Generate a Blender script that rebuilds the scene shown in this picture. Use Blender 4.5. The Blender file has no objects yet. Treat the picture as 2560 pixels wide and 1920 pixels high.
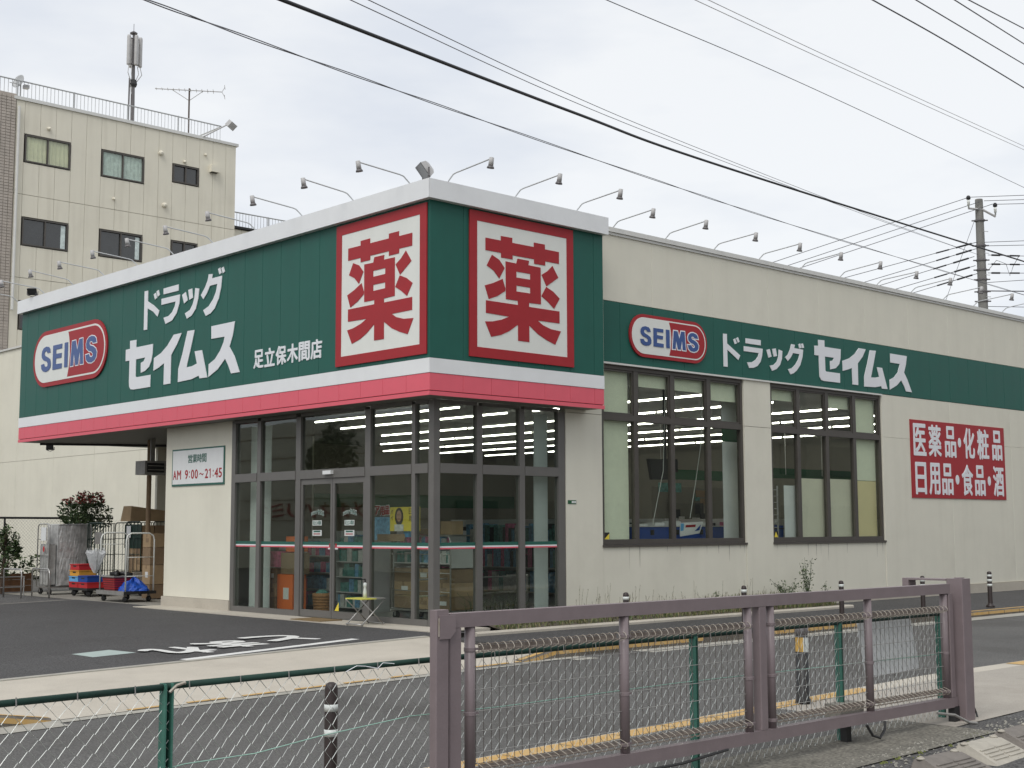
import bpy, math, random
from mathutils import Vector, Matrix
R = math.radians
sc = bpy.context.scene
COL = sc.collection

# ------------------------------------------------------------------ camera
cd = bpy.data.cameras.new('camera'); cam = bpy.data.objects.new('camera', cd); COL.objects.link(cam)
cd.sensor_width = 36; cd.sensor_fit = 'HORIZONTAL'; cd.lens = 47.331
cd.clip_start = .1; cd.clip_end = 2000
yaw, pit, rol = R(47.067), R(6.092), R(-.203)
fw = Vector((math.cos(pit)*math.cos(yaw), math.cos(pit)*math.sin(yaw), math.sin(pit)))
rt = Vector((math.sin(yaw), -math.cos(yaw), 0)); up = rt.cross(fw)
r2 = rt*math.cos(rol)+up*math.sin(rol); u2 = up*math.cos(rol)-rt*math.sin(rol)
m = Matrix((r2, u2, -fw)).transposed().to_4x4(); m.translation = Vector((-13.122, -15.973, 1.55))
cam.matrix_world = m
sc.camera = cam

# ------------------------------------------------------------------ sky and sun (overcast)
SUN_EL, SUN_AZ = 52, 245          # azimuth clockwise from +Y
w = bpy.data.worlds.new('World'); sc.world = w; w.use_nodes = True
nt = w.node_tree; N = nt.nodes; Lk = nt.links
for n in list(N): N.remove(n)
out = N.new('ShaderNodeOutputWorld'); bg = N.new('ShaderNodeBackground')
sky = N.new('ShaderNodeTexSky'); sky.sky_type = 'NISHITA'; sky.sun_disc = False
sky.sun_elevation = R(SUN_EL); sky.sun_rotation = R(SUN_AZ)
scl = N.new('ShaderNodeVectorMath'); scl.operation = 'SCALE'; scl.inputs[3].default_value = .10
Lk.new(sky.outputs[0], scl.inputs[0])
tc = N.new('ShaderNodeTexCoord'); mp = N.new('ShaderNodeMapping'); mp.inputs['Scale'].default_value = (1.6, 1.6, 5.0)
mp.inputs['Location'].default_value = (.35, .1, .2)
nz = N.new('ShaderNodeTexNoise'); nz.inputs['Scale'].default_value = 2.1; nz.inputs['Detail'].default_value = 5; nz.inputs['Roughness'].default_value = .52
cr = N.new('ShaderNodeValToRGB')
cr.color_ramp.elements[0].position = .38; cr.color_ramp.elements[0].color = (.70, .735, .795, 1)
cr.color_ramp.elements[1].position = .60; cr.color_ramp.elements[1].color = (.855, .87, .885, 1)
mx = N.new('ShaderNodeMixRGB'); mx.inputs[0].default_value = .90
Lk.new(tc.outputs['Generated'], mp.inputs[0]); Lk.new(mp.outputs[0], nz.inputs[0]); Lk.new(nz.outputs[0], cr.inputs[0])
Lk.new(scl.outputs[0], mx.inputs[1]); Lk.new(cr.outputs[0], mx.inputs[2]); Lk.new(mx.outputs[0], bg.inputs[0])
bg.inputs[1].default_value = 1.0; Lk.new(bg.outputs[0], out.inputs[0])
sd = bpy.data.lights.new('sun', 'SUN'); sd.energy = 1.5; sd.angle = R(35); sd.color = (1, .975, .94)
so = bpy.data.objects.new('sun', sd); COL.objects.link(so)
az = R(SUN_AZ); sv = Vector((math.sin(az)*math.cos(R(SUN_EL)), math.cos(az)*math.cos(R(SUN_EL)), math.sin(R(SUN_EL))))
so.rotation_euler = sv.to_track_quat('Z', 'Y').to_euler()
so.location = (-20, -20, 30)
sc.view_settings.view_transform = 'Standard'; sc.view_settings.look = 'None'
sc.view_settings.gamma = 1; sc.view_settings.exposure = .18
sc.view_settings.use_curve_mapping = False
sc.render.resolution_x = 1024; sc.render.resolution_y = 768
sc.cycles.max_bounces = 8; sc.cycles.transparent_max_bounces = 16; sc.cycles.glossy_bounces = 3
sc.cycles.caustics_reflective = False; sc.cycles.caustics_refractive = False

# ------------------------------------------------------------------ materials
MT = {}
def mat(name, col, rough=.6, var=.08, scale=6, bump=0, bscale=None, metal=0, streak=0, spec=.5, col2=None, speck=0, sscale=120, stain=0, emit=0, coat=0, crack=0):
    if name in MT: return MT[name]
    m = bpy.data.materials.new(name); m.use_nodes = True; t = m.node_tree; n = t.nodes; l = t.links
    b = n['Principled BSDF']; b.inputs['Roughness'].default_value = rough; b.inputs['Metallic'].default_value = metal
    b.inputs['Specular IOR Level'].default_value = spec
    if coat: b.inputs['Coat Weight'].default_value = coat
    tc = n.new('ShaderNodeTexCoord')
    no = n.new('ShaderNodeTexNoise'); no.inputs['Scale'].default_value = scale; no.inputs['Detail'].default_value = 6; no.inputs['Roughness'].default_value = .6
    l.new(tc.outputs['Object'], no.inputs[0])
    r = n.new('ShaderNodeMapRange'); r.inputs[1].default_value = .3; r.inputs[2].default_value = .7; r.clamp = True
    l.new(no.outputs[0], r.inputs[0])
    mix = n.new('ShaderNodeMixRGB')
    a = [max(0, c*(1-var)) for c in col]; c2 = list(col2) if col2 else [min(1, c*(1+var)) for c in col]
    mix.inputs[1].default_value = (*a, 1); mix.inputs[2].default_value = (*c2, 1)
    l.new(r.outputs[0], mix.inputs[0]); cur = mix.outputs[0]
    def darken(fac_socket, amount, colr=(.25, .23, .2)):
        nonlocal cur
        mu = n.new('ShaderNodeMath'); mu.operation = 'MULTIPLY'; mu.inputs[1].default_value = amount; l.new(fac_socket, mu.inputs[0])
        k = n.new('ShaderNodeMixRGB'); k.blend_type = 'MULTIPLY'; k.inputs[2].default_value = (*colr, 1)
        l.new(mu.outputs[0], k.inputs[0]); l.new(cur, k.inputs[1]); cur = k.outputs[0]
    if streak:      # rain streaks: noise stretched down the wall
        mp = n.new('ShaderNodeMapping'); mp.inputs['Scale'].default_value = (2.2, 2.2, .16)
        s = n.new('ShaderNodeTexNoise'); s.inputs['Scale'].default_value = 1.6; s.inputs['Detail'].default_value = 5
        l.new(tc.outputs['Object'], mp.inputs[0]); l.new(mp.outputs[0], s.inputs[0])
        q = n.new('ShaderNodeMapRange'); q.inputs[1].default_value = .48; q.inputs[2].default_value = .78; q.clamp = True
        l.new(s.outputs[0], q.inputs[0]); darken(q.outputs[0], streak, (.5, .47, .42))
    if stain:
        s = n.new('ShaderNodeTexNoise'); s.inputs['Scale'].default_value = .55; s.inputs['Detail'].default_value = 7; s.inputs['Roughness'].default_value = .68
        l.new(tc.outputs['Object'], s.inputs[0])
        q = n.new('ShaderNodeMapRange'); q.inputs[1].default_value = .5; q.inputs[2].default_value = .72; q.clamp = True
        l.new(s.outputs[0], q.inputs[0]); darken(q.outputs[0], stain, (.45, .42, .38))
    if crack:
        dn = n.new('ShaderNodeTexNoise'); dn.inputs['Scale'].default_value = 1.3; dn.inputs['Detail'].default_value = 5; l.new(tc.outputs['Object'], dn.inputs[0])
        ad = n.new('ShaderNodeVectorMath'); ad.operation = 'MULTIPLY_ADD'; ad.inputs[1].default_value = (1.1, 1.1, 0); l.new(dn.outputs[1], ad.inputs[0]); l.new(tc.outputs['Object'], ad.inputs[2])
        vo = n.new('ShaderNodeTexVoronoi'); vo.feature = 'DISTANCE_TO_EDGE'; vo.inputs['Scale'].default_value = .33; l.new(ad.outputs[0], vo.inputs[0])
        q = n.new('ShaderNodeMapRange'); q.inputs[1].default_value = .004; q.inputs[2].default_value = .0; q.clamp = True; l.new(vo.outputs[0], q.inputs[0])
        k2 = n.new('ShaderNodeMapRange'); k2.inputs[1].default_value = .48; k2.inputs[2].default_value = .6; k2.clamp = True; l.new(no.outputs[0], k2.inputs[0])
        mm = n.new('ShaderNodeMath'); mm.operation = 'MULTIPLY'; l.new(q.outputs[0], mm.inputs[0]); l.new(k2.outputs[0], mm.inputs[1]); darken(mm.outputs[0], crack, (.35, .33, .30))
        pn = n.new('ShaderNodeTexNoise'); pn.inputs['Scale'].default_value = .28; pn.inputs['Detail'].default_value = 2; l.new(tc.outputs['Object'], pn.inputs[0])
        q = n.new('ShaderNodeMapRange'); q.inputs[1].default_value = .53; q.inputs[2].default_value = .56; q.clamp = True; l.new(pn.outputs[0], q.inputs[0]); darken(q.outputs[0], .5*crack, (.72, .70, .68))
    if speck:
        s = n.new('ShaderNodeTexNoise'); s.inputs['Scale'].default_value = sscale; s.inputs['Detail'].default_value = 2
        l.new(tc.outputs['Object'], s.inputs[0])
        q = n.new('ShaderNodeMapRange'); q.inputs[1].default_value = .35; q.inputs[2].default_value = .7; q.inputs[3].default_value = 1-speck; q.inputs[4].default_value = 1+speck*1.4
        l.new(s.outputs[0], q.inputs[0])
        k = n.new('ShaderNodeVectorMath'); k.operation = 'SCALE'; l.new(cur, k.inputs[0]); l.new(q.outputs[0], k.inputs[3]); cur = k.outputs[0]
    l.new(cur, b.inputs['Base Color'])
    rr = n.new('ShaderNodeMapRange'); rr.inputs[3].default_value = max(.02, rough-.08); rr.inputs[4].default_value = min(1, rough+.08)
    l.new(no.outputs[0], rr.inputs[0]); l.new(rr.outputs[0], b.inputs['Roughness'])
    if bump:
        bn = n.new('ShaderNodeTexNoise'); bn.inputs['Scale'].default_value = bscale or scale*6; bn.inputs['Detail'].default_value = 3
        l.new(tc.outputs['Object'], bn.inputs[0])
        bp = n.new('ShaderNodeBump'); bp.inputs['Strength'].default_value = bump; bp.inputs['Distance'].default_value = .01
        l.new(bn.outputs[0], bp.inputs['Height']); l.new(bp.outputs[0], b.inputs['Normal'])
    if emit:
        b.inputs['Emission Color'].default_value = (*col, 1); b.inputs['Emission Strength'].default_value = emit
    MT[name] = m; return m

def glass_mat(name, tint, ior=1.5, boost=0.0):
    m = bpy.data.materials.new(name); m.use_nodes = True; t = m.node_tree; n = t.nodes; l = t.links
    n.remove(n['Principled BSDF']); o = n['Material Output']
    tr = n.new('ShaderNodeBsdfTransparent'); tr.inputs[0].default_value = (*tint, 1)
    gl = n.new('ShaderNodeBsdfGlossy'); gl.inputs['Roughness'].default_value = .015; gl.inputs[0].default_value = (.93, .96, .95, 1)
    lw = n.new('ShaderNodeLayerWeight'); lw.inputs[0].default_value = .5
    pw = n.new('ShaderNodeMath'); pw.operation = 'POWER'; pw.inputs[1].default_value = 5; l.new(lw.outputs['Facing'], pw.inputs[0])
    fr = n.new('ShaderNodeMath'); fr.operation = 'MULTIPLY_ADD'; fr.inputs[1].default_value = .94; fr.inputs[2].default_value = .045; l.new(pw.outputs[0], fr.inputs[0])
    ad = n.new('ShaderNodeMath'); ad.operation = 'ADD'; ad.inputs[1].default_value = boost; ad.use_clamp = True
    tc = n.new('ShaderNodeTexCoord'); no = n.new('ShaderNodeTexNoise'); no.inputs['Scale'].default_value = 1.1
    bp = n.new('ShaderNodeBump'); bp.inputs['Strength'].default_value = .05; bp.inputs['Distance'].default_value = .02
    l.new(tc.outputs['Object'], no.inputs[0]); l.new(no.outputs[0], bp.inputs['Height']); l.new(bp.outputs[0], gl.inputs['Normal'])
    mx = n.new('ShaderNodeMixShader'); l.new(fr.outputs[0], ad.inputs[0]); l.new(ad.outputs[0], mx.inputs[0]); l.new(tr.outputs[0], mx.inputs[1]); l.new(gl.outputs[0], mx.inputs[2])
    l.new(mx.outputs[0], o.inputs[0]); MT[name] = m; return m

BEIGE = mat('beige_wall', (.70, .675, .57), .75, .03, 1.3, .12, 60, streak=.09, stain=.12)
BEIGE2 = mat('cream_wall', (.76, .73, .61), .75, .03, 1.0, .1, 50, streak=.07, stain=.12)
APTW = mat('apartment_wall', (.72, .68, .565), .8, .03, .6, .1, 40, streak=.22, stain=.10)
TILE = mat('brown_tile', (.42, .37, .32), .5, .12, 3, .1, 30)
WHITE = mat('white_metal', (.78, .79, .79), .4, .02, 3, streak=.06)
WHITE2 = mat('cap_metal', (.66, .655, .62), .45, .03, 3, streak=.1)
GREEN = mat('green_panel', (.016, .105, .080), .5, .06, 2.2, .04, 30, streak=.10, spec=.28)
RED = mat('red_sheet', (.36, .022, .028), .5, .06, 4, spec=.3, streak=.05)
PINK = mat('pink_panel', (.72, .115, .155), .5, .03, 3, streak=.05)
OFFW = mat('sign_white', (.74, .75, .70), .45, .02, 4, streak=.05)
LILAC = mat('letter_white', (.76, .77, .79), .45, .02, 4)
BLUE = mat('letter_blue', (.035, .085, .26), .4, .04, 5)
DGREEN = mat('sign_dark_green', (.02, .11, .08), .45, .04, 5)
GFRAME = mat('glazing_frame', (.155, .148, .138), .42, .05, 4, metal=.2)
BFRAME = mat('bronze_frame', (.085, .076, .066), .45, .08, 4, metal=.2)
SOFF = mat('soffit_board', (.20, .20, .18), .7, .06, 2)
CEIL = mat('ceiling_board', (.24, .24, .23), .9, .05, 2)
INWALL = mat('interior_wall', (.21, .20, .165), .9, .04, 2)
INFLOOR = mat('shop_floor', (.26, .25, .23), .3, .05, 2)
BLIND = mat('roller_blind', (.84, .88, .71), .9, .04, 8)
BLINDW = mat('grey_panel', (.74, .77, .77), .8, .04, 5)
BLINDY = mat('cream_panel', (.76, .74, .60), .8, .05, 2)
BLINDO = mat('ochre_panel', (.84, .73, .42), .8, .05, 2)
ASPH = mat('asphalt', (.060, .058, .057), .85, .12, .8, .5, 130, speck=.5, sscale=48, stain=.28, crack=.35)
ASPHR = mat('road_asphalt', (.098, .095, .089), .85, .12, .7, .5, 120, speck=.34, sscale=60, stain=.42, crack=.75)
ASPHD = mat('old_asphalt', (.085, .082, .078), .9, .16, 2, .9, 60, speck=.6, sscale=45, stain=.3)
CONC = mat('pale_concrete', (.47, .43, .36), .85, .07, 1.4, .25, 60, stain=.30, speck=.08)
CONCD = mat('weathered_concrete', (.27, .255, .22), .9, .16, 2.2, .4, 50, stain=.5, speck=.12)
KERB = mat('kerb_concrete', (.36, .345, .30), .9, .12, 4, .4, 60, stain=.45, speck=.1)
YELL = mat('worn_yellow_paint', (.64, .37, .09), .8, .2, 9, col2=(.50, .36, .18))
ROADW = mat('road_white', (.66, .66, .63), .8, .06, 8, speck=.06, sscale=60)
TEAL = mat('marking_grey_green', (.36, .43, .40), .8, .06, 8)
MAUVE = mat('mauve_paint', (.215, .172, .176), .42, .07, 7, .1, 60, stain=.25)
FGREEN = mat('fence_green', (.010, .042, .030), .8, .2, 9, stain=.35)
FGREENL = mat('fence_green_faded', (.050, .165, .125), .6, .15, 9)
GALV = mat('galvanised_wire', (.58, .60, .57), .45, .15, 20, metal=.5)
TWINE = mat('green_twine', (.30, .48, .40), .8, .1, 20)
MESH = mat('mesh_wire', (.11, .095, .085), .55, .2, 20, metal=.2)
MESHL = mat('mesh_cross_wire', (.33, .32, .30), .5, .15, 20, metal=.3)
RUST = mat('rusty_wire', (.42, .36, .28), .75, .25, 25, col2=(.50, .46, .40))
RUSTD = mat('rusty_bar', (.20, .155, .125), .85, .3, 18, col2=(.27, .23, .20))
KERBD = mat('dirty_kerb', (.135, .118, .095), .95, .25, 5, .4, 60, stain=.4)
MOSS = mat('moss', (.16, .18, .05), .95, .3, 20, .5, 60)
GUTT = mat('gate_foot_dirt', (.155, .145, .12), .95, .25, 4, .8, 40, stain=.5, speck=.35, sscale=40)
BROWN = mat('bollard_brown', (.030, .020, .018), .5, .15, 6)
BLACK = mat('black_plastic', (.015, .015, .015), .5, .2, 6)
REFL = mat('reflector_white', (.62, .65, .62), .4, .1, 12)
AMBER = mat('reflector_amber', (.55, .34, .08), .45, .2, 14)
STEEL = mat('brushed_steel', (.46, .45, .43), .35, .1, 8, metal=.7)
SIDING = mat('added_house_wall', (.30, .29, .26), .8, .1, .5)  # dark walls of the added house, to cut sky haze in the windows
STREAK = mat('grime_streak', (.36, .34, .29), .9, .2, 20)
STEELD = mat('steel_dull', (.30, .29, .27), .5, .15, 8, metal=.3)
LAMPG = mat('lamp_grey', (.46, .45, .44), .45, .06, 6)
LAMPW = mat('lamp_arm_white', (.50, .51, .51), .45, .05, 6)
LAMPD = mat('lamp_lens_ring', (.13, .12, .12), .4, .1, 6)
CARD = mat('cardboard', (.40, .28, .16), .85, .10, 5)
CARDD = mat('cardboard_dark', (.27, .185, .11), .85, .12, 5)
ORANGE = mat('orange_card', (.80, .17, .03), .6, .05, 5)
CLEARP = mat('plastic_wrap', (.42, .42, .40), .22, .25, 9, .8, 14, spec=.8)
SILVER = mat('silver_cover', (.50, .495, .48), .38, .3, 6, .5, 14, metal=.2)
TARP = mat('blue_tarp', (.012, .075, .40), .5, .35, 9, .9, 14)
CRATER = mat('crate_red', (.50, .025, .03), .5, .05, 6)
CRATEY = mat('crate_yellow', (.70, .33, .04), .5, .05, 6)
CRATEB = mat('crate_light_blue', (.13, .40, .72), .5, .05, 6)
CRATEN = mat('crate_navy', (.01, .06, .30), .5, .05, 6)
BASK = mat('basket_maroon', (.20, .02, .025), .5, .1, 6)
CAGEG = mat('cage_dark_green', (.012, .035, .025), .5, .2, 6)
WICK = mat('wicker', (.36, .17, .06), .7, .2, 18, .6, 40)
PAPER = mat('paper_white', (.74, .75, .74), .7, .03, 6)
YELPOST = mat('poster_yellow', (.78, .62, .06), .6, .05, 4)
SKIN = mat('poster_skin', (.46, .26, .17), .7, .05, 6)
HAIR = mat('poster_dark', (.04, .03, .03), .7, .1, 6)
YTOP = mat('table_yellow', (.60, .58, .10), .5, .06, 8)
MATM = mat('door_mat', (.20, .135, .06), .95, .15, 20, .5, 90)
DARKW = mat('dark_window_glass', (.025, .027, .028), .12, .3, 2, spec=.9)
CURT1 = mat('curtain_beige', (.80, .76, .55), .9, .12, 3)
CURT2 = mat('curtain_blue', (.62, .70, .68), .9, .2, 7)
RAILM = mat('rooftop_rail', (.44, .45, .45), .5, .05, 6)
POLEC = mat('pole_concrete', (.20, .195, .18), .85, .14, 5, .2, 40, streak=.4)
WIRE = mat('wire_black', (.02, .02, .022), .6, .1, 6)
WIREG = mat('wire_grey', (.12, .12, .13), .6, .1, 6)
WOODP = mat('brown_planks', (.13, .06, .025), .8, .3, 7, .4, 30)
LEAF = mat('leaf_dark', (.035, .062, .020), .55, .35, 7, spec=.4)
LEAFL = mat('leaf_light', (.085, .125, .040), .55, .3, 7)
LEAFR = mat('leaf_red', (.26, .035, .025), .5, .3, 9)
NCONC = mat('near_concrete', (.345, .315, .27), .9, .10, 1.2, .3, 60, stain=.4, speck=.12)
BARK = mat('bark', (.075, .05, .035), .9, .25, 12, .6, 30)
GRASS = mat('weed_grass', (.105, .145, .045), .8, .4, 6, col2=(.20, .20, .08))
DRYG = mat('dry_stalk', (.20, .17, .09), .9, .3, 9)
SOIL = mat('planter_soil', (.085, .07, .05), .95, .3, 6, .8, 30)
EARTH = mat('ground_earth', (.11, .105, .095), .95, .15, .5, .3, 10)
STOPC = mat('ramp_block_tan', (.40, .37, .31), .8, .12, 9, .3, 50, stain=.35)
STOPG = mat('ramp_block_grey', (.185, .165, .145), .85, .15, 9, .3, 50, stain=.4)
LIT = mat('light_tube', (1, .985, .88), .5, 0, emit=10)
INGREEN = mat('shop_green_band', (.015, .10, .04), .7, .08, 3)
PRODR = mat('product_pink', (.62, .14, .28), .6, .5, 16)
PRODB = mat('product_blue', (.16, .36, .55), .6, .5, 16)
PRODG = mat('product_teal', (.10, .28, .25), .6, .5, 16)
PRODW = mat('product_pale', (.62, .62, .60), .6, .3, 16)
SHELF = mat('shelf_white', (.60, .60, .59), .5, .05, 5)
DARKIN = mat('dark_fixture', (.02, .02, .02), .6, .2, 5)
GLASS = glass_mat('window_glass', (.84, .87, .84), 1.5, .0)
GLASSW = glass_mat('side_window_glass', (.93, .95, .92), 1.5, .0)

# ------------------------------------------------------------------ helpers
WL = {}
def E(name, label, cat, loc=(0, 0, 0), group=None, rz=0):
    o = bpy.data.objects.new(name, None); COL.objects.link(o); o.location = loc; o.rotation_euler = (0, 0, rz)
    o.empty_display_size = .2
    o['label'] = label; o['category'] = cat
    if group: o['group'] = group
    WL[o.name] = Vector(loc)
    return o
def tag(o, label, cat, group=None):
    o['label'] = label; o['category'] = cat
    if group: o['group'] = group
    return o
class MB:
    def __init__(s): s.v = []; s.f = []; s.mi = []; s.ms = []; s.cm = 0
    def use(s, m):
        if m not in s.ms: s.ms.append(m)
        s.cm = s.ms.index(m); return s
    def add(s, vs, fs):
        b = len(s.v); s.v += [tuple(q) for q in vs]
        for f in fs: s.f.append(tuple(b+i for i in f)); s.mi.append(s.cm)
        return s
    def box(s, x0, x1, y0, y1, z0, z1):
        x0, x1 = sorted((x0, x1)); y0, y1 = sorted((y0, y1)); z0, z1 = sorted((z0, z1))
        return s.add([(x0,y0,z0),(x1,y0,z0),(x1,y1,z0),(x0,y1,z0),(x0,y0,z1),(x1,y0,z1),(x1,y1,z1),(x0,y1,z1)],
              [(0,3,2,1),(4,5,6,7),(0,1,5,4),(1,2,6,5),(2,3,7,6),(3,0,4,7)])
    def quad(s, a, b, c, d): return s.add([a, b, c, d], [(0, 1, 2, 3)])
    def tube(s, pts, r, n=6, caps=True):
        pts = [Vector(q) for q in pts]; rs = r if isinstance(r, (list, tuple)) else [r]*len(pts)
        vs = []; prev = None
        for i, q in enumerate(pts):
            t = (pts[min(i+1, len(pts)-1)]-pts[max(i-1, 0)]).normalized()
            if prev is None:
                a = Vector((0, 0, 1)) if abs(t.z) < .9 else Vector((1, 0, 0)); prev = t.cross(a).normalized()
            prev = (prev-t*prev.dot(t)).normalized(); bi = t.cross(prev)
            for k in range(n):
                an = 2*math.pi*k/n; vs.append(q+(prev*math.cos(an)+bi*math.sin(an))*rs[i])
        fs = []
        for i in range(len(pts)-1):
            for k in range(n): k2 = (k+1) % n; fs.append((i*n+k, i*n+k2, (i+1)*n+k2, (i+1)*n+k))
        if caps: fs.append(tuple(range(n-1, -1, -1))); fs.append(tuple((len(pts)-1)*n+k for k in range(n)))
        return s.add(vs, fs)
    def lathe(s, prof, o=(0, 0, 0), ax=(0, 0, 1), n=12):
        o = Vector(o); ax = Vector(ax).normalized(); a = Vector((1, 0, 0)) if abs(ax.x) < .9 else Vector((0, 1, 0))
        e1 = ax.cross(a).normalized(); e2 = ax.cross(e1); vs = []
        for r, h in prof:
            for k in range(n): an = 2*math.pi*k/n; vs.append(o+ax*h+(e1*math.cos(an)+e2*math.sin(an))*max(r, 1e-4))
        fs = []
        for i in range(len(prof)-1):
            for k in range(n): k2 = (k+1) % n; fs.append((i*n+k, i*n+k2, (i+1)*n+k2, (i+1)*n+k))
        fs.append(tuple(range(n-1, -1, -1))); fs.append(tuple((len(prof)-1)*n+k for k in range(n)))
        return s.add(vs, fs)
    def build(s, name, mt=None, parent=None, smooth=False, kind=None, label=None):
        off = Vector((0, 0, 0)); q = parent
        while q is not None:
            if q.name in WL: off = WL[q.name]; break
            q = q.parent
        me = bpy.data.meshes.new(name); me.from_pydata([tuple(Vector(v)-off) for v in s.v], [], s.f)
        for k in (s.ms or [mt]): me.materials.append(k)
        if s.ms: me.polygons.foreach_set('material_index', s.mi)
        if smooth: me.polygons.foreach_set('use_smooth', [True]*len(me.polygons))
        me.update(); o = bpy.data.objects.new(name, me); COL.objects.link(o)
        if parent: o.parent = parent
        if kind: o['kind'] = kind
        if label: o['label'] = label
        return o
def S(name, mb, m=None): return mb.build(name, m, None, kind='structure')
def piece(src, name, loc, parent, m=None):
    o = bpy.data.objects.new(name, src); COL.objects.link(o); o.location = Vector(loc)-WL.get(parent.name, Vector((0, 0, 0))); o.parent = parent
    return o
def boxmesh(name, dx, dy, dz, m, bev=0):
    b = MB()
    b.box(0, dx, 0, dy, 0, dz); me = bpy.data.meshes.new(name); me.from_pydata(b.v, [], b.f); me.materials.append(m); return me
def copy_tree(o, parent=None):
    c = o.copy(); COL.objects.link(c)
    if parent: c.parent = parent
    for ch in [x for x in o.children]: copy_tree(ch, c)
    return c
def sheet(mb, xs, ys, zf, m=None):
    if m: mb.use(m)
    n = len(ys); vs = [(x, y, zf(x, y)) for x in xs for y in ys]
    fs = [(i*n+j, (i+1)*n+j, (i+1)*n+j+1, i*n+j+1) for i in range(len(xs)-1) for j in range(n-1)]
    return mb.add(vs, fs)
def rng(a, b, st):
    k = max(1, int(round((b-a)/st))); return [a+(b-a)*i/k for i in range(k+1)]

# --- flat print and letters: 2D outlines in sign coordinates (u right, v up, w towards the viewer)
def curve_mesh(splines, ext, off=0):
    c = bpy.data.curves.new('outline', 'CURVE'); c.dimensions = '2D'; c.fill_mode = 'BOTH'; c.extrude = ext; c.offset = off
    for pl in splines:
        sp = c.splines.new('POLY'); sp.points.add(len(pl)-1)
        for i, (a, b) in enumerate(pl): sp.points[i].co = (a, b, 0, 1)
        sp.use_cyclic_u = True
    o = bpy.data.objects.new('outline', c); me = bpy.data.meshes.new_from_object(o)
    V = [tuple(v.co) for v in me.vertices]; F = [tuple(p.vertices) for p in me.polygons]
    bpy.data.objects.remove(o); bpy.data.meshes.remove(me); bpy.data.curves.remove(c)
    return V, F
FC = {}
def text_mesh(ch, off=0.0, ext=.5):
    key = (ch, off)
    if key in FC: return FC[key]
    c = bpy.data.curves.new('text', 'FONT'); c.body = ch; c.offset = off; c.extrude = ext; c.resolution_u = 3; c.size = 1
    o = bpy.data.objects.new('text', c); me = bpy.data.meshes.new_from_object(o)
    V = [tuple(v.co) for v in me.vertices]; F = [tuple(p.vertices) for p in me.polygons]
    bpy.data.objects.remove(o); bpy.data.meshes.remove(me); bpy.data.curves.remove(c)
    FC[key] = (V, F); return FC[key]
def fit(VF, u0, u1, v0, v1, ext):
    V, F = VF
    if not V: return V, F
    a0 = min(q[0] for q in V); a1 = max(q[0] for q in V); b0 = min(q[1] for q in V); b1 = max(q[1] for q in V); c1 = max(q[2] for q in V) or 1
    return [(u0+(q[0]-a0)/(a1-a0)*(u1-u0), v0+(q[1]-b0)/(b1-b0)*(v1-v0), q[2]/c1*ext) for q in V], F
FACE = {'R': lambda c: (lambda u, v, w: (u, c-w, v)), 'L': lambda c: (lambda u, v, w: (c-w, -u, v)),
        'E': lambda c: (lambda u, v, w: (c+w, u, v))}
def put(mb, VF, face, base):
    V, F = VF; mb.add([face(a, b, c+base) for a, b, c in V], F); return mb
def rect(u0, u1, v0, v1): return [(u0, v0), (u1, v0), (u1, v1), (u0, v1)]

def thin_plastic():
    m = bpy.data.materials.new('thin_plastic'); m.use_nodes = True; t = m.node_tree; n = t.nodes; l = t.links; b = n['Principled BSDF']
    b.inputs['Base Color'].default_value = (.62, .63, .63, 1); b.inputs['Roughness'].default_value = .25
    tr = n.new('ShaderNodeBsdfTransparent'); mx = n.new('ShaderNodeMixShader'); mx.inputs[0].default_value = .55
    l.new(tr.outputs[0], mx.inputs[1]); l.new(b.outputs[0], mx.inputs[2]); l.new(mx.outputs[0], n['Material Output'].inputs[0]); return m
BAGM = thin_plastic()
def bold(mb, ch, a, c, z0, z1, ext, face, base, d=.008):
    VF = text_mesh(ch, 0); d_ = 0
    for k in range(9):
        an = math.pi/4*k; du, dv = (0, 0) if k == 8 else (d*math.cos(an), d*math.sin(an)); e = ext+.00025*k
        put(mb, fit(VF, a+d+du, c-d+du, z0+d+dv, z1-d+dv, e), face, base)

# ------------------------------------------------------------------ letter outlines, metres on the sign face
KANJI=[[(1.141,6.216),(1.478,6.215),(1.478,6.292),(1.731,6.296),(1.73,6.214),(2.224,6.213),(2.225,6.29),(2.481,6.29),(2.481,6.209),(2.814,6.208),(2.812,6.003),(2.487,6.005),(2.486,5.932),(2.228,5.93),(2.229,6.006),(1.737,6.006),(1.737,5.935),(1.481,5.936),(1.481,6.011),(1.14,6.011)],[(1.581,5.885),(1.821,5.879),(1.849,5.965),(2.109,5.963),(2.095,5.887),(2.378,5.883),(2.381,5.26),(2.106,5.254),(2.106,5.188),(2.817,5.186),(2.817,4.982),(2.306,4.979),(2.42,4.914),(2.612,4.864),(2.849,4.849),(2.71,4.609),(2.514,4.667),(2.305,4.751),(2.108,4.876),(2.11,4.598),(1.855,4.599),(1.856,4.865),(1.654,4.736),(1.473,4.658),(1.261,4.607),(1.129,4.845),(1.294,4.862),(1.492,4.911),(1.655,4.977),(1.149,4.987),(1.149,5.191),(1.855,5.192),(1.855,5.26),(1.587,5.261)],[(1.82,5.744),(2.138,5.745),(2.137,5.648),(1.82,5.646)],[(1.823,5.513),(2.136,5.512),(2.136,5.416),(1.822,5.413)],[(1.279,5.952),(1.441,5.89),(1.558,5.769),(1.44,5.582),(1.314,5.697),(1.166,5.763)],[(1.123,5.431),(1.314,5.495),(1.512,5.584),(1.575,5.432),(1.571,5.391),(1.403,5.29),(1.21,5.218)],[(2.657,5.947),(2.796,5.763),(2.658,5.673),(2.512,5.582),(2.4,5.764),(2.534,5.84)],[(2.506,5.571),(2.676,5.507),(2.825,5.406),(2.689,5.218),(2.539,5.323),(2.393,5.401)]]
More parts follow.
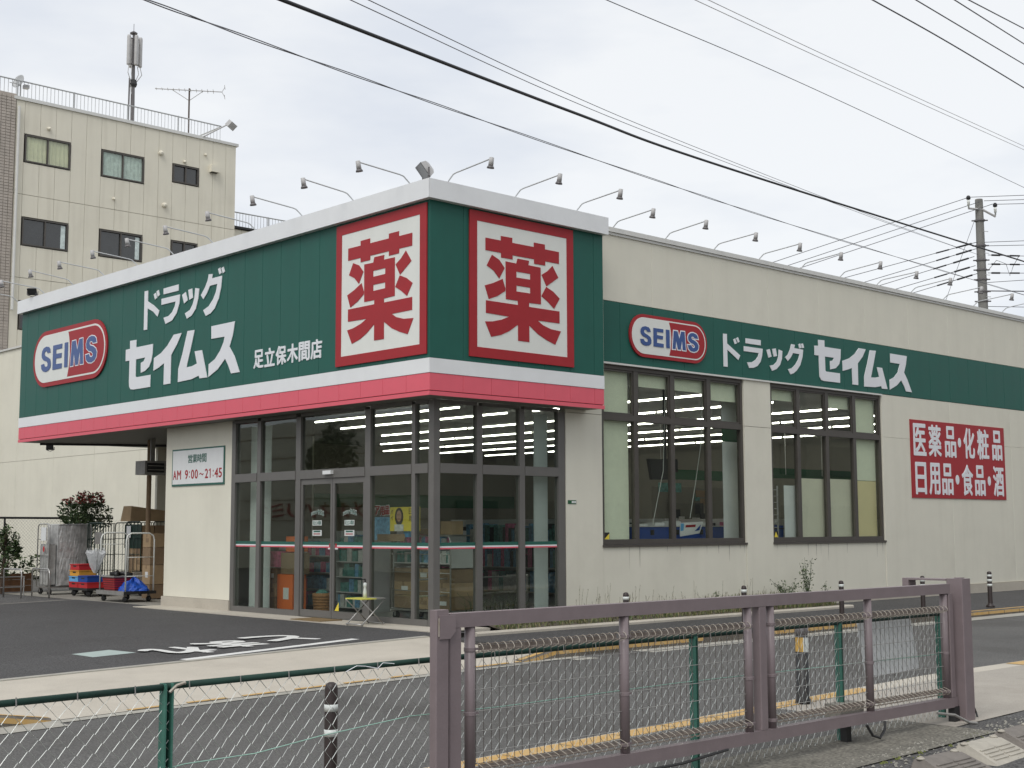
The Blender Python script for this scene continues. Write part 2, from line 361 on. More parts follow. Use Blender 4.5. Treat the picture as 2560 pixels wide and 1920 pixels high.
LEFT={'do':[[(-9.217,6.416),(-9.069,6.415),(-9.069,6.19),(-8.817,6.078),(-8.576,5.935),(-8.648,5.822),(-8.829,5.947),(-9.075,6.048),(-9.072,5.606),(-9.214,5.61)],[(-8.828,6.304),(-8.738,6.327),(-8.69,6.214),(-8.769,6.189)],[(-8.716,6.348),(-8.632,6.37),(-8.575,6.259),(-8.657,6.234)]],'ra':[[(-8.424,6.37),(-7.819,6.374),(-7.815,6.247),(-8.418,6.25)],[(-8.499,6.169),(-7.755,6.164),(-7.771,5.984),(-7.871,5.804),(-8.048,5.677),(-8.31,5.636),(-8.395,5.772),(-8.2,5.783),(-8.056,5.844),(-7.951,5.952),(-7.919,6.044),(-8.497,6.045)]],'tsu':[[(-7.67,6.141),(-7.532,6.183),(-7.449,6.008),(-7.584,5.959)],[(-7.431,6.21),(-7.287,6.221),(-7.247,6.032),(-7.382,6.007)],[(-7.162,6.213),(-7.012,6.182),(-7.044,5.983),(-7.124,5.804),(-7.276,5.687),(-7.46,5.643),(-7.545,5.758),(-7.352,5.805),(-7.25,5.901),(-7.186,6.029)]],'gu':[[(-6.661,6.414),(-6.513,6.397),(-6.54,6.316),(-6.17,6.317),(-6.2,6.095),(-6.276,5.894),(-6.419,5.718),(-6.568,5.643),(-6.74,5.613),(-6.844,5.736),(-6.641,5.79),(-6.477,5.911),(-6.381,6.04),(-6.337,6.184),(-6.609,6.181),(-6.72,6.049),(-6.844,5.951),(-6.943,6.042),(-6.793,6.175),(-6.696,6.305)],[(-6.322,6.465),(-6.245,6.485),(-6.197,6.377),(-6.268,6.356)],[(-6.201,6.465),(-6.124,6.483),(-6.075,6.383),(-6.144,6.359)]],'se':[[(-9.795,5.448),(-9.522,5.442),(-9.521,5.284),(-8.808,5.284),(-8.818,5.086),(-8.863,4.936),(-8.954,4.826),(-9.121,4.758),(-9.297,4.735),(-9.303,4.941),(-9.181,4.966),(-9.116,5.037),(-9.52,5.033),(-9.518,4.684),(-9.474,4.659),(-8.88,4.66),(-8.885,4.412),(-9.586,4.414),(-9.725,4.43),(-9.784,4.489),(-9.798,4.599),(-9.797,5.035),(-9.971,5.037),(-9.972,5.277),(-9.786,5.282)]],'i':[[(-7.964,5.382),(-7.651,5.383),(-7.818,5.184),(-8.056,4.977),(-8.058,4.414),(-8.332,4.415),(-8.33,4.846),(-8.544,4.777),(-8.763,4.729),(-8.752,4.988),(-8.463,5.063),(-8.211,5.19)]],'mu':[[(-7.425,5.395),(-7.153,5.388),(-7.272,5.071),(-7.438,4.682),(-7.234,4.683),(-7.038,4.721),(-7.136,4.967),(-6.863,4.963),(-6.647,4.419),(-6.927,4.423),(-6.962,4.479),(-7.223,4.433),(-7.76,4.417),(-7.754,4.678),(-7.603,4.968)]],'su':[[(-6.525,5.388),(-5.678,5.388),(-5.746,5.135),(-5.857,4.926),(-5.671,4.725),(-5.49,4.42),(-5.782,4.419),(-5.89,4.583),(-6.002,4.716),(-6.261,4.54),(-6.6,4.42),(-6.597,4.664),(-6.373,4.743),(-6.19,4.885),(-6.071,5.038),(-6.034,5.138),(-6.516,5.145)]]}
RIGHT={'do':[[(7.826,5.339),(7.943,5.343),(7.943,5.154),(8.355,4.95),(8.294,4.852),(7.944,5.031),(7.947,4.689),(7.828,4.688)],[(8.145,5.248),(8.206,5.276),(8.258,5.187),(8.189,5.162)],[(8.236,5.283),(8.298,5.311),(8.345,5.227),(8.29,5.199)]],'ra':[[(8.546,5.314),(9.046,5.32),(9.041,5.212),(8.545,5.213)],[(8.482,5.149),(9.103,5.149),(9.08,5.013),(9.022,4.878),(8.912,4.78),(8.779,4.733),(8.642,4.722),(8.576,4.828),(8.744,4.847),(8.864,4.906),(8.94,4.977),(8.969,5.051),(8.485,5.049)]],'tsu':[[(9.228,5.136),(9.341,5.165),(9.399,5.014),(9.294,4.984)],[(9.425,5.174),(9.546,5.197),(9.585,5.041),(9.473,5.02)],[(9.655,5.182),(9.775,5.161),(9.75,4.995),(9.683,4.866),(9.556,4.769),(9.405,4.722),(9.324,4.823),(9.464,4.848),(9.576,4.923),(9.635,5.035)]],'gu':[[(10.095,5.337),(10.221,5.332),(10.193,5.26),(10.512,5.254),(10.484,5.107),(10.397,4.923),(10.264,4.795),(10.149,4.728),(10.042,4.697),(9.952,4.796),(10.097,4.832),(10.227,4.918),(10.331,5.035),(10.376,5.148),(10.146,5.152),(10.065,5.055),(9.956,4.969),(9.869,5.038),(9.969,5.105),(10.043,5.211)],[(10.348,5.352),(10.413,5.377),(10.453,5.29),(10.384,5.269)],[(10.446,5.373),(10.51,5.388),(10.55,5.302),(10.477,5.282)]],'se':[[(11.071,5.518),(11.301,5.526),(11.3,5.386),(11.913,5.386),(11.895,5.189),(11.842,5.059),(11.707,4.956),(11.496,4.914),(11.496,5.096),(11.595,5.113),(11.652,5.177),(11.303,5.176),(11.308,4.874),(11.336,4.854),(11.857,4.854),(11.851,4.647),(11.258,4.645),(11.142,4.659),(11.087,4.728),(11.08,5.178),(10.929,5.176),(10.929,5.379),(11.076,5.39)]],'i':[[(12.619,5.474),(12.898,5.473),(12.766,5.297),(12.563,5.128),(12.557,4.647),(12.337,4.647),(12.332,5.011),(12.17,4.964),(11.975,4.918),(11.971,5.138),(12.245,5.218),(12.456,5.329)]],'mu':[[(13.071,5.467),(13.312,5.474),(13.203,5.18),(13.074,4.857),(13.249,4.864),(13.418,4.894),(13.327,5.107),(13.547,5.106),(13.743,4.64),(13.519,4.634),(13.485,4.688),(13.236,4.648),(12.802,4.632),(12.81,4.855),(12.947,5.159)]],'su':[[(13.907,5.465),(14.612,5.462),(14.56,5.265),(14.469,5.069),(14.595,4.926),(14.781,4.634),(14.527,4.639),(14.449,4.758),(14.333,4.881),(14.135,4.748),(13.848,4.635),(13.844,4.857),(14.035,4.928),(14.199,5.054),(14.301,5.256),(13.901,5.258)]]}
SEIMS={'s1':[[(5.627,5.152),(5.527,5.151),(5.511,5.176),(5.478,5.185),(5.442,5.169),(5.438,5.143),(5.465,5.116),(5.553,5.087),(5.619,5.056),(5.646,4.998),(5.639,4.938),(5.583,4.9),(5.494,4.884),(5.406,4.898),(5.351,4.934),(5.331,4.999),(5.428,5.008),(5.451,4.973),(5.495,4.955),(5.54,4.966),(5.546,5.004),(5.508,5.034),(5.409,5.058),(5.355,5.098),(5.342,5.141),(5.357,5.194),(5.402,5.232),(5.479,5.249),(5.568,5.237),(5.611,5.204)]],'e':[[(5.704,5.24),(5.987,5.24),(5.985,5.175),(5.801,5.174),(5.802,5.114),(5.977,5.11),(5.968,5.043),(5.804,5.047),(5.802,4.968),(5.992,4.963),(5.987,4.894),(5.702,4.893)]],'i':[[(6.061,5.242),(6.164,5.243),(6.164,4.894),(6.063,4.897)]],'m':[[(6.287,5.239),(6.394,5.241),(6.446,5.099),(6.502,5.246),(6.602,5.249),(6.631,4.896),(6.542,4.896),(6.524,5.08),(6.479,4.896),(6.4,4.897),(6.349,5.063),(6.331,4.896),(6.247,4.895)]],'s2':[[(7.003,5.151),(6.895,5.152),(6.884,5.171),(6.854,5.183),(6.813,5.179),(6.8,5.155),(6.823,5.126),(6.912,5.104),(6.982,5.068),(7.014,5.017),(7.003,4.954),(6.954,4.911),(6.87,4.888),(6.775,4.899),(6.717,4.936),(6.693,5.005),(6.796,5.012),(6.819,4.976),(6.86,4.96),(6.902,4.976),(6.903,5.007),(6.862,5.038),(6.78,5.057),(6.716,5.097),(6.702,5.15),(6.724,5.206),(6.785,5.242),(6.856,5.253),(6.939,5.238),(6.986,5.204)]],'box':[[(5.062,5.04),(7.282,5.087),(6.16,5.469),(6.141,4.674),(5.119,5.046),(7.236,5.083),(6.159,5.411),(6.143,4.733),(6.158,5.391),(6.212,5.218),(6.222,5.067),(6.204,4.914),(6.154,4.747),(7.206,5.08)]]}

# ------------------------------------------------------------------ ground, road, pavements
random.seed(7)
cl = lambda v, a, b: max(a, min(b, v))
zr = lambda x, y=0: -.13+.02*cl(x, -14, 0)
zlot = lambda x, y=0: .022*cl(x, -14, 0)
zn = lambda x, y=0: zr(x)+.12
b = MB(); b.box(-250, 250, -250, 250, -.9, -.62); S('ground', b, EARTH)
XS = rng(-60, -14, 6)+rng(-14, 0, 1)[1:]+rng(0, 60, 3)[1:]
b = MB(); sheet(b, XS, rng(-8.35, -3.35, 1), zr); S('road', b, ASPHR)
# far side: driveway apron of concrete, asphalt pavement, kerbs
b = MB()
def zap(x, y):
    t = cl((y+3.35)/2.6, 0, 1); e = zr(x)+.010; return e+(zlot(x)-e)*t
sheet(b, [x for x in XS if x <= -1]+[-.6], rng(-3.35, -.75, .3), zap)
S('driveway_apron', b, CONC)
b = MB()
for x0, x1 in [(-60+i*6, -54+i*6) for i in range(9)]+[(-6, -.6)]:
    b.add([(x0, -.75, zlot(x0)+.012), (x1, -.75, zlot(x1)+.012), (x1, -.62, zlot(x1)+.012), (x0, -.62, zlot(x0)+.012),
           (x0, -.75, -.5), (x1, -.75, -.5), (x1, -.62, -.5), (x0, -.62, -.5)], [(0, 1, 2, 3), (4, 5, 1, 0), (2, 6, 7, 3) if 0 else (3, 2, 6, 7), (1, 5, 6, 2), (0, 3, 7, 4)])
S('lot_edging', b, KERB)
b = MB(); sheet(b, [x for x in XS if x <= 0]+[.47], [-.62, 2, 6, 9.15], zlot); sheet(b, [x for x in XS if x <= 0]+[.35], [9.15, 12.6], zlot); S('parking_lot', b, ASPH)
b = MB(); sheet(b, rng(.35, 7, 1), rng(9.15, 17, 1), lambda x, y: -.004); sheet(b, [x for x in XS if x <= 0]+[.35], [12.6, 12.72], lambda x, y: zlot(x)+.004)
S('loading_bay_floor', b, CONCD)
b = MB(); sheet(b, XS, [12.72, 17, 40], lambda x, y: zlot(x)-.012); S('back_yard_ground', b, ASPHD)
b = MB(); b.box(-.13, .47, -.28, 9.15, -.3, .012); b.box(.47, 1.0, -.28, .46, -.3, .012); S('store_apron', b, CONC)
b = MB(); sheet(b, rng(-.6, 60, 3), rng(-3.2, -.75, .5), lambda x, y: -.055 if y > -3.1 else -.035); sheet(b, rng(10.3, 60, 3), [-.75, .46], lambda x, y: -.055)
b.quad((-.6, -3.35, zr(-.6)), (-.6, -3.2, -.02), (-.6, -.75, -.01), (-.6, -.75, -.3)); S('sidewalk', b, ASPH)

def kerb_root(name): 
    o = bpy.data.objects.new(name, None); COL.objects.link(o); o['kind'] = 'structure'; o.empty_display_size = .2; WL[o.name] = Vector((0, 0, 0)); return o
kr = kerb_root('far_kerb')
def kstone(parent, x0, x1, y0, y1, z0a, z0b, zb, m1, top=None, name='kerb_stone', face=False):
    b = MB(); b.use(m1); c = .02
    b.add([(x0, y0, zb), (x1, y0, zb), (x1, y1, zb), (x0, y1, zb), (x0, y0, z0a-c), (x1, y0, z0b-c), (x1, y1, z0b), (x0, y1, z0a), (x0, y0+c, z0a), (x1, y0+c, z0b)],
          [(0, 1, 5, 4), (1, 2, 6, 9, 5), (2, 3, 7, 6), (3, 0, 4, 8, 7), (4, 5, 9, 8), (8, 9, 6, 7)])
    if top:
        b.use(top); b.quad((x0+.004, y0-.002, z0a-c-.05), (x1-.004, y0-.002, z0b-c-.05), (x1-.004, y0-.002, z0b-c), (x0+.004, y0-.002, z0a-c)) if face else None; e = .004; b.quad((x0+.004, y0+c+.004, z0a+e), (x1-.004, y0+c+.004, z0b+e), (x1-.004, y1-.03, z0b+e), (x0+.004, y1-.03, z0a+e))
    return b.build(name, parent=parent)
x = -.6
while x < 34:
    z = .0; kstone(kr, x+.004, x+.596, -3.35, -3.2, -.02, -.02, -.4, KERBD, YELL if (int(x*1.3) % 7 != 3) else None, face=True); x += .6
kstone(kr, -1.2, -.604, -3.35, -3.2, zr(-1.2)+.03, -.02, -.5, KERBD, YELL, face=True)
x = -7.4
while x > -16:
    za = zr(x)+.10 if x < -7.5 else zr(x)+.03; zb_ = zr(x+.6)+.10 if x+.6 < -7.2 else zr(x+.6)+.03
    kstone(kr, x-.596, x-.004, -3.35, -3.2, zr(x-.6)+.13, za+.03 if x < -7.5 else za, -.7, KERBD, YELL, face=True); x -= .6
b = MB(); sheet(b, rng(-7.4, -.6, .6), [-3.52, -3.35], lambda x, y: zr(x)+.006)
sheet(b, rng(-.6, 40, 3), [-3.75, -3.35], lambda x, y: zr(x)+.006); sheet(b, rng(-40, -7.4, 3), [-3.75, -3.35], lambda x, y: zr(x)+.006); b.build('gutter_strip', KERB, kr)
b = MB(); random.seed(3)
for k in range(9):
    x0 = -6.6+k*.66; sheet(b, [x0, x0+.30+.3*random.random()], [-3.345, -3.28], lambda x, y: zap(x, y)+.006)
b.build('worn_yellow_line', YELL, kr)
# near side: kerb, concrete strip, old asphalt where the fence and the gate stand
nk = kerb_root('near_kerb')
x = -14.0
while x < 20:
    zt = zn(x)
    low = -3.4 < x < -1.9
    kstone(nk, x+.004, x+.596, -8.35-.26, -8.35, zn(x), zn(x+.6), -.8, CONC, YELL if x < -1.6 or x > 1.5 else None); x += .6
b = MB(); sheet(b, rng(-16, 20, 1), [-8.35, -8.22], lambda x, y: zr(x)+.006); b.build('gutter_strip', KERB, nk)
b = MB(); sheet(b, rng(-16, -3.0, .6), rng(-9.72, -8.6, .4), zn); b.build('near_asphalt', ASPHR, kind='structure'); b = MB(); sheet(b, rng(-3.0, 40, 1.5), rng(-10.25, -8.6, .5), zn); S('near_pavement', b, NCONC)
b = MB(); sheet(b, rng(-20, 20, .5), rng(-30, -9.9, .75), lambda x, y: zn(x)-.006+.004*math.sin(3*x+2*y)); S('near_lot', b, ASPHD)
b = MB(); sheet(b, rng(-20, -2.9, .5), [-10.62, -10.45, -10.25, -9.72], lambda x, y: zn(x)+.004+.003*math.sin(5*x)); S('gate_gutter', b, GUTT)
b = MB(); b.box(1.2, 2.6, -10.0, -9.5, -.4, .01); b.build('concrete_slab', CONCD, kerb_root('slab_inset'))
# rubble and dirt along the foot of the gate
b = MB(); random.seed(5)
for k in range(900):
    x = random.uniform(-7, 0); y = -10.40-abs(random.gauss(0, .30)); s = random.uniform(.004, .016); z = zn(x)
    b.add([(x-s, y, z), (x+s, y-s*.5, z), (x, y+s, z), (x+s*.2, y, z+s*.9)], [(0, 1, 3), (1, 2, 3), (2, 0, 3)])
b.build('gravel', KERB, kind='stuff')
b = MB()
for k in range(46):
    x = random.uniform(-6.5, -2.4); y = random.choice([-10.62, -10.85, -10.7])+random.gauss(0, .05); s = random.uniform(.02, .07)
    for j in range(7):
        a = random.uniform(0, 6.28); r_ = s*random.random(); q = random.uniform(.006, .014); px_, py_ = x+r_*math.cos(a)*1.8, y+r_*math.sin(a)
        b.add([(px_-q, py_-q, zn(x)-.005), (px_+q, py_-q, zn(x)-.005), (px_, py_+q, zn(x)-.005), (px_, py_, zn(x)+q*.8)], [(0, 1, 3), (1, 2, 3), (2, 0, 3)])
b.build('moss', MOSS, kind='stuff')
# painted markings on the lot
b = MB(); zz = lambda x: zlot(x)+.0035
def poly(mb, pts): mb.add([(x, y, zz(x)) for x, y in pts], [tuple(range(len(pts)))])
poly(b, [(-4.41, -.40), (-4.39, -.58), (-1.42, -.18), (-1.43, .0)]); S('stop_line', b, ROADW)
b = MB(); poly(b, [(-5.01, 1.40), (-5.0, .78), (-4.36, .84), (-4.42, 1.5)]); S('grey_green_marking', b, TEAL)
b = MB()
for ch, xa, xb, y0, y1 in (('と', -1.70, -2.48, .35, 1.35), ('ま', -2.62, -3.38, .22, 1.22), ('れ', -3.50, -4.28, .02, 1.02)):
    V, F = fit(text_mesh(ch), 0, 1, 0, 1, 1); F = [f for f in F if all(V[i][2] > .5 for i in f)]
    for k in range(7):
        du, dv = (.0, .0) if k == 6 else (.035*math.cos(math.pi/3*k), .06*math.sin(math.pi/3*k))
        b.add([(xa+(xb-xa)*q[0]+du, y1+(y0-y1)*q[1]+dv, zz(xa)+.0003+.0002*k) for q in V], F)
o = b.build('lot_lettering', ROADW, kind='structure')

# planter along the street wall
pk = kerb_root('planter_kerb'); x = .3
while x < 10.2:
    kstone(pk, x+.003, min(x+.997, 10.3), -.76, -.62, .0, .0, -.3, CONC); x += 1.0
b = MB(); b.box(10.17, 10.3, -.61, .4, -.3, .0); b.box(.3, .43, -.61, -.30, -.3, .0); b.build('kerb_end', KERB, pk)
b = MB(); sheet(b, rng(1.0, 10.17, .35), rng(-.61, .46, .12), lambda x, y: -.012+.012*math.sin(3.1*x+y*5)*math.cos(7*y)+.15*cl((y+.62), 0, 1)); b.build('planter_soil', SOIL, kind='structure')

# ------------------------------------------------------------------ drugstore building
ST = E('drugstore_building', 'cream and green single storey drugstore with a green fascia and glazed corner entrance', 'building', (.47, .46, 0))
X1 = 26.0; YB = 26.0
# fascia panels (0.6 m modules)
bk = MB(); bk.box(.03, .12, .03, 15.28, 3.62, 6.75); bk.box(.12, 3.90, .03, .12, 3.62, 6.75); bk.box(3.84, 3.90, .12, .44, 3.62, 6.75); bk.box(.12, 4.1, 15.19, 15.28, 3.62, 6.75)
bk.build('fascia_backing', DARKIN, ST)
def panel_run(name, a0, a1, z0, z1, face, m, step=.6, gap=.006, first=None, c=0.0, th=.03):
    edges = [a0]; q = a0+(first or step)
    while q < a1-.05: edges.append(q); q += step
    edges.append(a1)
    cache = {}
    for i in range(len(edges)-1):
        w_ = round(edges[i+1]-edges[i]-gap, 4); key = w_
        if key not in cache:
            mb = MB(); h = z1-z0-gap; t = .004
            if face == 'L': pts = lambda u, d, v: (d, u, v)
            else: pts = lambda u, d, v: (u, d, v)
            vs = [pts(0, th, 0), pts(w_, th, 0), pts(w_, th, h), pts(0, th, h), pts(0, t, 0), pts(w_, t, 0), pts(w_, t, h), pts(0, t, h), pts(t, 0, t), pts(w_-t, 0, t), pts(w_-t, 0, h-t), pts(t, 0, h-t)]
            fs = [(4, 5, 9, 8), (5, 6, 10, 9), (6, 7, 11, 10), (7, 4, 8, 11), (8, 9, 10, 11), (0, 1, 5, 4), (1, 2, 6, 5), (2, 3, 7, 6), (3, 0, 4, 7)]
            if face == 'L': fs = [f[::-1] for f in fs]
            me = bpy.data.meshes.new(name); me.from_pydata(vs, [], fs); me.materials.append(m); cache[key] = me
        p0 = edges[i]+gap/2
        loc = (c, p0, z0+gap/2) if face == 'L' else (p0, c, z0+gap/2)
        piece(cache[key], name, loc, ST)
panel_run('fascia_panel', .0, 15.31, 4.172, 6.70, 'L', GREEN, first=.58)
panel_run('fascia_panel', .0, 3.93, 4.172, 6.70, 'R', GREEN, first=.69)
panel_run('skirt_panel', .0, 15.31, 3.665, 3.94, 'L', PINK, first=.58)
panel_run('skirt_panel', .0, 3.93, 3.665, 3.94, 'R', PINK, first=.69)
b = MB(); b.box(-.006, .03, -.006, 15.315, 3.942, 4.170); b.build('white_stripe', WHITE, ST)
b = MB(); b.box(.03, 3.932, -.006, .03, 3.942, 4.170); b.build('white_stripe', WHITE, ST)
b = MB(); b.box(-.004, .03, -.004, 15.313, 3.592, 3.657); b.box(.03, 3.935, -.004, .03, 3.592, 3.657); b.build('drip_edge', PINK, ST)
b = MB(); b.box(3.90, 3.93, .004, .44, 3.60, 6.70); b.use(BEIGE); b.build('fascia_end', BEIGE, ST)
# coping: mitred pieces
b = MB(); b.add([(-.11, -.11, 6.665), (-.11, 15.36, 6.665), (.25, 15.36, 6.665), (.25, .25, 6.665), (-.11, -.11, 6.97), (-.11, 15.36, 6.97), (.25, 15.36, 7.0), (.25, .25, 7.0)],
    [(0, 1, 5, 4), (3, 7, 6, 2), (4, 5, 6, 7), (0, 3, 2, 1), (1, 2, 6, 5)]); b.build('coping', WHITE, ST)
b = MB(); b.add([(-.107, -.11, 6.665), (3.97, -.11, 6.665), (3.97, .25, 6.665), (.253, .25, 6.665), (-.107, -.11, 6.97), (3.97, -.11, 6.97), (3.97, .25, 7.0), (.253, .25, 7.0)],
    [(0, 4, 5, 1), (1, 5, 6, 2), (2, 6, 7, 3), (4, 7, 6, 5), (0, 1, 2, 3)]); b.build('coping', WHITE, ST)
b = MB(); b.box(3.975, X1+.05, .40, .75, 6.90, 6.985); b.box(3.975, X1+.05, .425, .45, 6.85, 6.895); b.build('coping', WHITE2, ST)
b = MB(); b.box(.25, 4.0, .25, 15.2, 6.70, 6.74); b.box(4.0, X1, .6, 15.1, 6.5, 6.6); b.box(6.9, X1, 15.1, YB, 6.5, 6.6); b.build('roof', SOFF, ST)
# soffit: strips over the glazing and the deep canopy over the loading bay
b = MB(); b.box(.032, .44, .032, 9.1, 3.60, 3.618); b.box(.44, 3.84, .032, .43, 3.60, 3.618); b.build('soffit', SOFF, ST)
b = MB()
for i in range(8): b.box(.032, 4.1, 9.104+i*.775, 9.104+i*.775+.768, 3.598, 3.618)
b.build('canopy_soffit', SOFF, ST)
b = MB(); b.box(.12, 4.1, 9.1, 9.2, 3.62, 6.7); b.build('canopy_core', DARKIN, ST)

# walls, street side
def wallbox(name, x0, x1, y0, y1, z0, z1, m=BEIGE):
    b = MB(); b.box(x0, x1, y0, y1, z0, z1); return b.build(name, m, ST)
YW = .448
SEAM = 3.545
for x0, x1 in ((3.42, 4.335), (8.465, 9.345)):                      # piers between windows
    wallbox('wall_pier', x0, x1, YW, .60, .16, SEAM-.004); wallbox('wall_pier', x0, x1, YW, .60, SEAM+.004, 4.50)
for x0, x1 in ((4.341, 8.459), (9.351, 13.489)):                    # aprons under the windows
    wallbox('wall_apron', x0, x1, YW+.012, .60, .16, 1.235)
def wall_run(x0, x1, z0, z1, step, name='wall_panel', m=BEIGE, c=YW):
    panel_run(name, x0, x1, z0, z1, 'R', m, step=step, gap=.0025, c=c, th=.05)
wall_run(13.495, X1, .16, SEAM, 3.0); wall_run(13.495, X1, SEAM, 4.508, 3.0)
wall_run(3.94, X1, 5.63, 6.85, 1.8)
panel_run('band_panel', 3.94, X1, 4.512, 5.625, 'R', GREEN, step=.9, gap=.006, c=YW-.006, th=.03)
b = MB(); b.box(3.94, 13.5, YW-.03, .5, 4.475, 4.508); b.build('flashing', WHITE2, ST)
wallbox('wall_core', 3.42, X1, .502, .60, 4.50, 6.85); wallbox('wall_core', 13.495, X1, .502, .60, .0, 4.50)
wallbox('wall_plinth', 3.42, X1, YW-.035, .60, -.3, .155, CONC)
wallbox('wall_end', X1, X1+.15, .45, YB, -.3, 6.85); wallbox('wall_back', 6.9, X1, YB, YB+.15, -.3, 6.85)
# pillar by the entrance and bay walls
b = MB(); b.box(.47, .62, 6.50, 9.03, .205, 3.60); b.build('wall_pier', BEIGE2, ST)
b = MB(); b.box(.44, .66, 6.48, 9.07, -.3, .20); b.build('pier_plinth', CONC, ST)
b = MB(); b.box(.62, 4.1, 9.03, 9.10, 0, 3.6); b.box(4.03, 4.1, 9.10, 15.0, 0, 3.6); b.build('bay_wall', BEIGE, ST); b = MB(); b.box(4.1, 6.9, 15.05, 15.15, 0, 6.6); b.build('bay_wall', BEIGE, ST)
b = MB()
for i in range(3): b.box(3.42+i*.22, 3.42+i*.22+.214, 14.9, 15.0, 0, 3.6)
b.build('bay_return_wall', BEIGE, ST)
b = MB(); b.tube([(1.95, 12.54, 0), (1.95, 12.54, 3.6)], .055, 10); b.build('drain_pipe', CARDD, ST)
b = MB(); b.tube([(.40, 15.0, 3.56), (3.5, 13.4, 3.56)], .03, 6); b.build('canopy_pipe', DARKIN, ST)

# interior
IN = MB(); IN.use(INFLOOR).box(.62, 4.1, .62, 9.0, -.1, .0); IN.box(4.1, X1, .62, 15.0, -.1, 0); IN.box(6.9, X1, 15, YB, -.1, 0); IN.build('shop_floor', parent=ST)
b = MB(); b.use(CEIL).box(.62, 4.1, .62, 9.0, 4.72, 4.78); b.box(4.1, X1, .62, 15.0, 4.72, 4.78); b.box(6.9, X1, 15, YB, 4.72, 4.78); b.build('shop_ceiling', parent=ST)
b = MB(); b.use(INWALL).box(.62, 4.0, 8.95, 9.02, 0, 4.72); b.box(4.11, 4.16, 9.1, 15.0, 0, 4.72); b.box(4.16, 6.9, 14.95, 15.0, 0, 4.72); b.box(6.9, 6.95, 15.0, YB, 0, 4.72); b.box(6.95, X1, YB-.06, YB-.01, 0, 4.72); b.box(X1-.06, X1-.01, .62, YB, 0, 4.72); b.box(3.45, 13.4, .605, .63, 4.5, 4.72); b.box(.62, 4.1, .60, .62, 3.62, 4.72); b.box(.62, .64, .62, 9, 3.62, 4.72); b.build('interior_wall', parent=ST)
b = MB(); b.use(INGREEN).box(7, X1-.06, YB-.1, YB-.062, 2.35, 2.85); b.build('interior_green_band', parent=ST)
# ceiling light rows
def light_row(x, ya, yb, z, seg=2.44, gap=.08):
    y = ya
    while y < yb-.3:
        e = min(y+seg, yb)
        t = E('ceiling_light', 'long fluorescent strip light in rows under the shop ceiling, seen through the glass', 'ceiling light', (x, y, z), 'strip lights under the shop ceiling')
        mb = MB(); mb.box(x-.02, x+.02, y, e-gap, z+.03, z+.05); mb.build('housing', SHELF, t)
        mb = MB(); mb.box(x-.013, x+.013, y+.01, e-gap-.01, z-.008, z+.03); mb.build('tube', LIT, t)
        y = e
for i, x in enumerate((9.8, 12.4, 15.0, 17.6, 20.1, 22.7)): light_row(x, 2.6, 8.0 if x < 10 else min(24.5, 17.5+(x-12.4)*1.33), 4.4, 3.6, .07)
light_row(7.75, 8.3, 14.9, 4.4, 3.3, .02); light_row(9.3, 8.3, 15.3, 4.35, 3.5, .02)

# corner glazing ----------------------------------------------------
def bar(mb, a0, a1, z0, z1, face, d=.10, out=0.0):
    if face == 'L': mb.box(.47-out, .47+d, a0, a1, z0, z1)
    else: mb.box(a0, a1, .46-out, .46+d, z0, z1)
GL = MB(); bar(GL, 6.37, 6.50, 0, 3.59, 'L', .12)
GL.build('glazing_jamb', GFRAME, ST)
GL = MB(); GL.box(.47, .60, .46, .59, 0, 3.592); GL.build('corner_post', GFRAME, ST)
for a0, a1 in ((5.49, 5.61), (4.18, 4.33), (2.12, 2.27), (.93, 1.02)):
    GL = MB(); bar(GL, a0, a1, 0.0, 3.54, 'L', .10); GL.build('mullion', GFRAME, ST)
for a0, a1 in ((1.385, 1.505), (2.34, 2.455), (3.25, 3.415)):
    GL = MB(); bar(GL, a0, a1, 0.0, 3.54, 'R', .10); GL.build('mullion', GFRAME, ST)
for face, spans in (('L', ((.60, .93), (1.02, 2.12), (2.27, 4.18), (4.33, 5.49), (5.61, 6.37))), ('R', ((.60, 1.385), (1.505, 2.34), (2.455, 3.25)))):
    for a0, a1 in spans:
        wide = face == 'L' and a0 == 2.27
        g = MB(); bar(g, a0, a1, 2.42, 2.575, face, .10, .01); g.build('transom', GFRAME, ST)
        g = MB(); bar(g, a0, a1, 3.54, 3.592, face, .10); g.build('head_rail', GFRAME, ST)
        if not wide: g = MB(); bar(g, a0, a1, .012, .11, face, .10); g.build('bottom_rail', GFRAME, ST)
        def pane(z0, z1):
            q = MB()
            if face == 'L': q.box(.515, .523, a0, a1, z0, z1)
            else: q.box(a0, a1, .505, .513, z0, z1)
            return q.build('pane', GLASS, ST)
        pane(2.575, 3.54)
        if not wide:
            pane(.11, 2.42)
            s = MB()
            def stripe(mt, z0, z1):
                s.use(mt)
                if face == 'L': s.box(.508, .5145, a0+.01, a1-.01, z0, z1)
                else: s.box(a0+.01, a1-.01, .498, .5045, z0, z1)
            stripe(DGREEN, 1.262, 1.318); stripe(WHITE, 1.238, 1.2618); stripe(PINK, 1.216, 1.2378)
            s.build('glass_stripe', parent=ST)
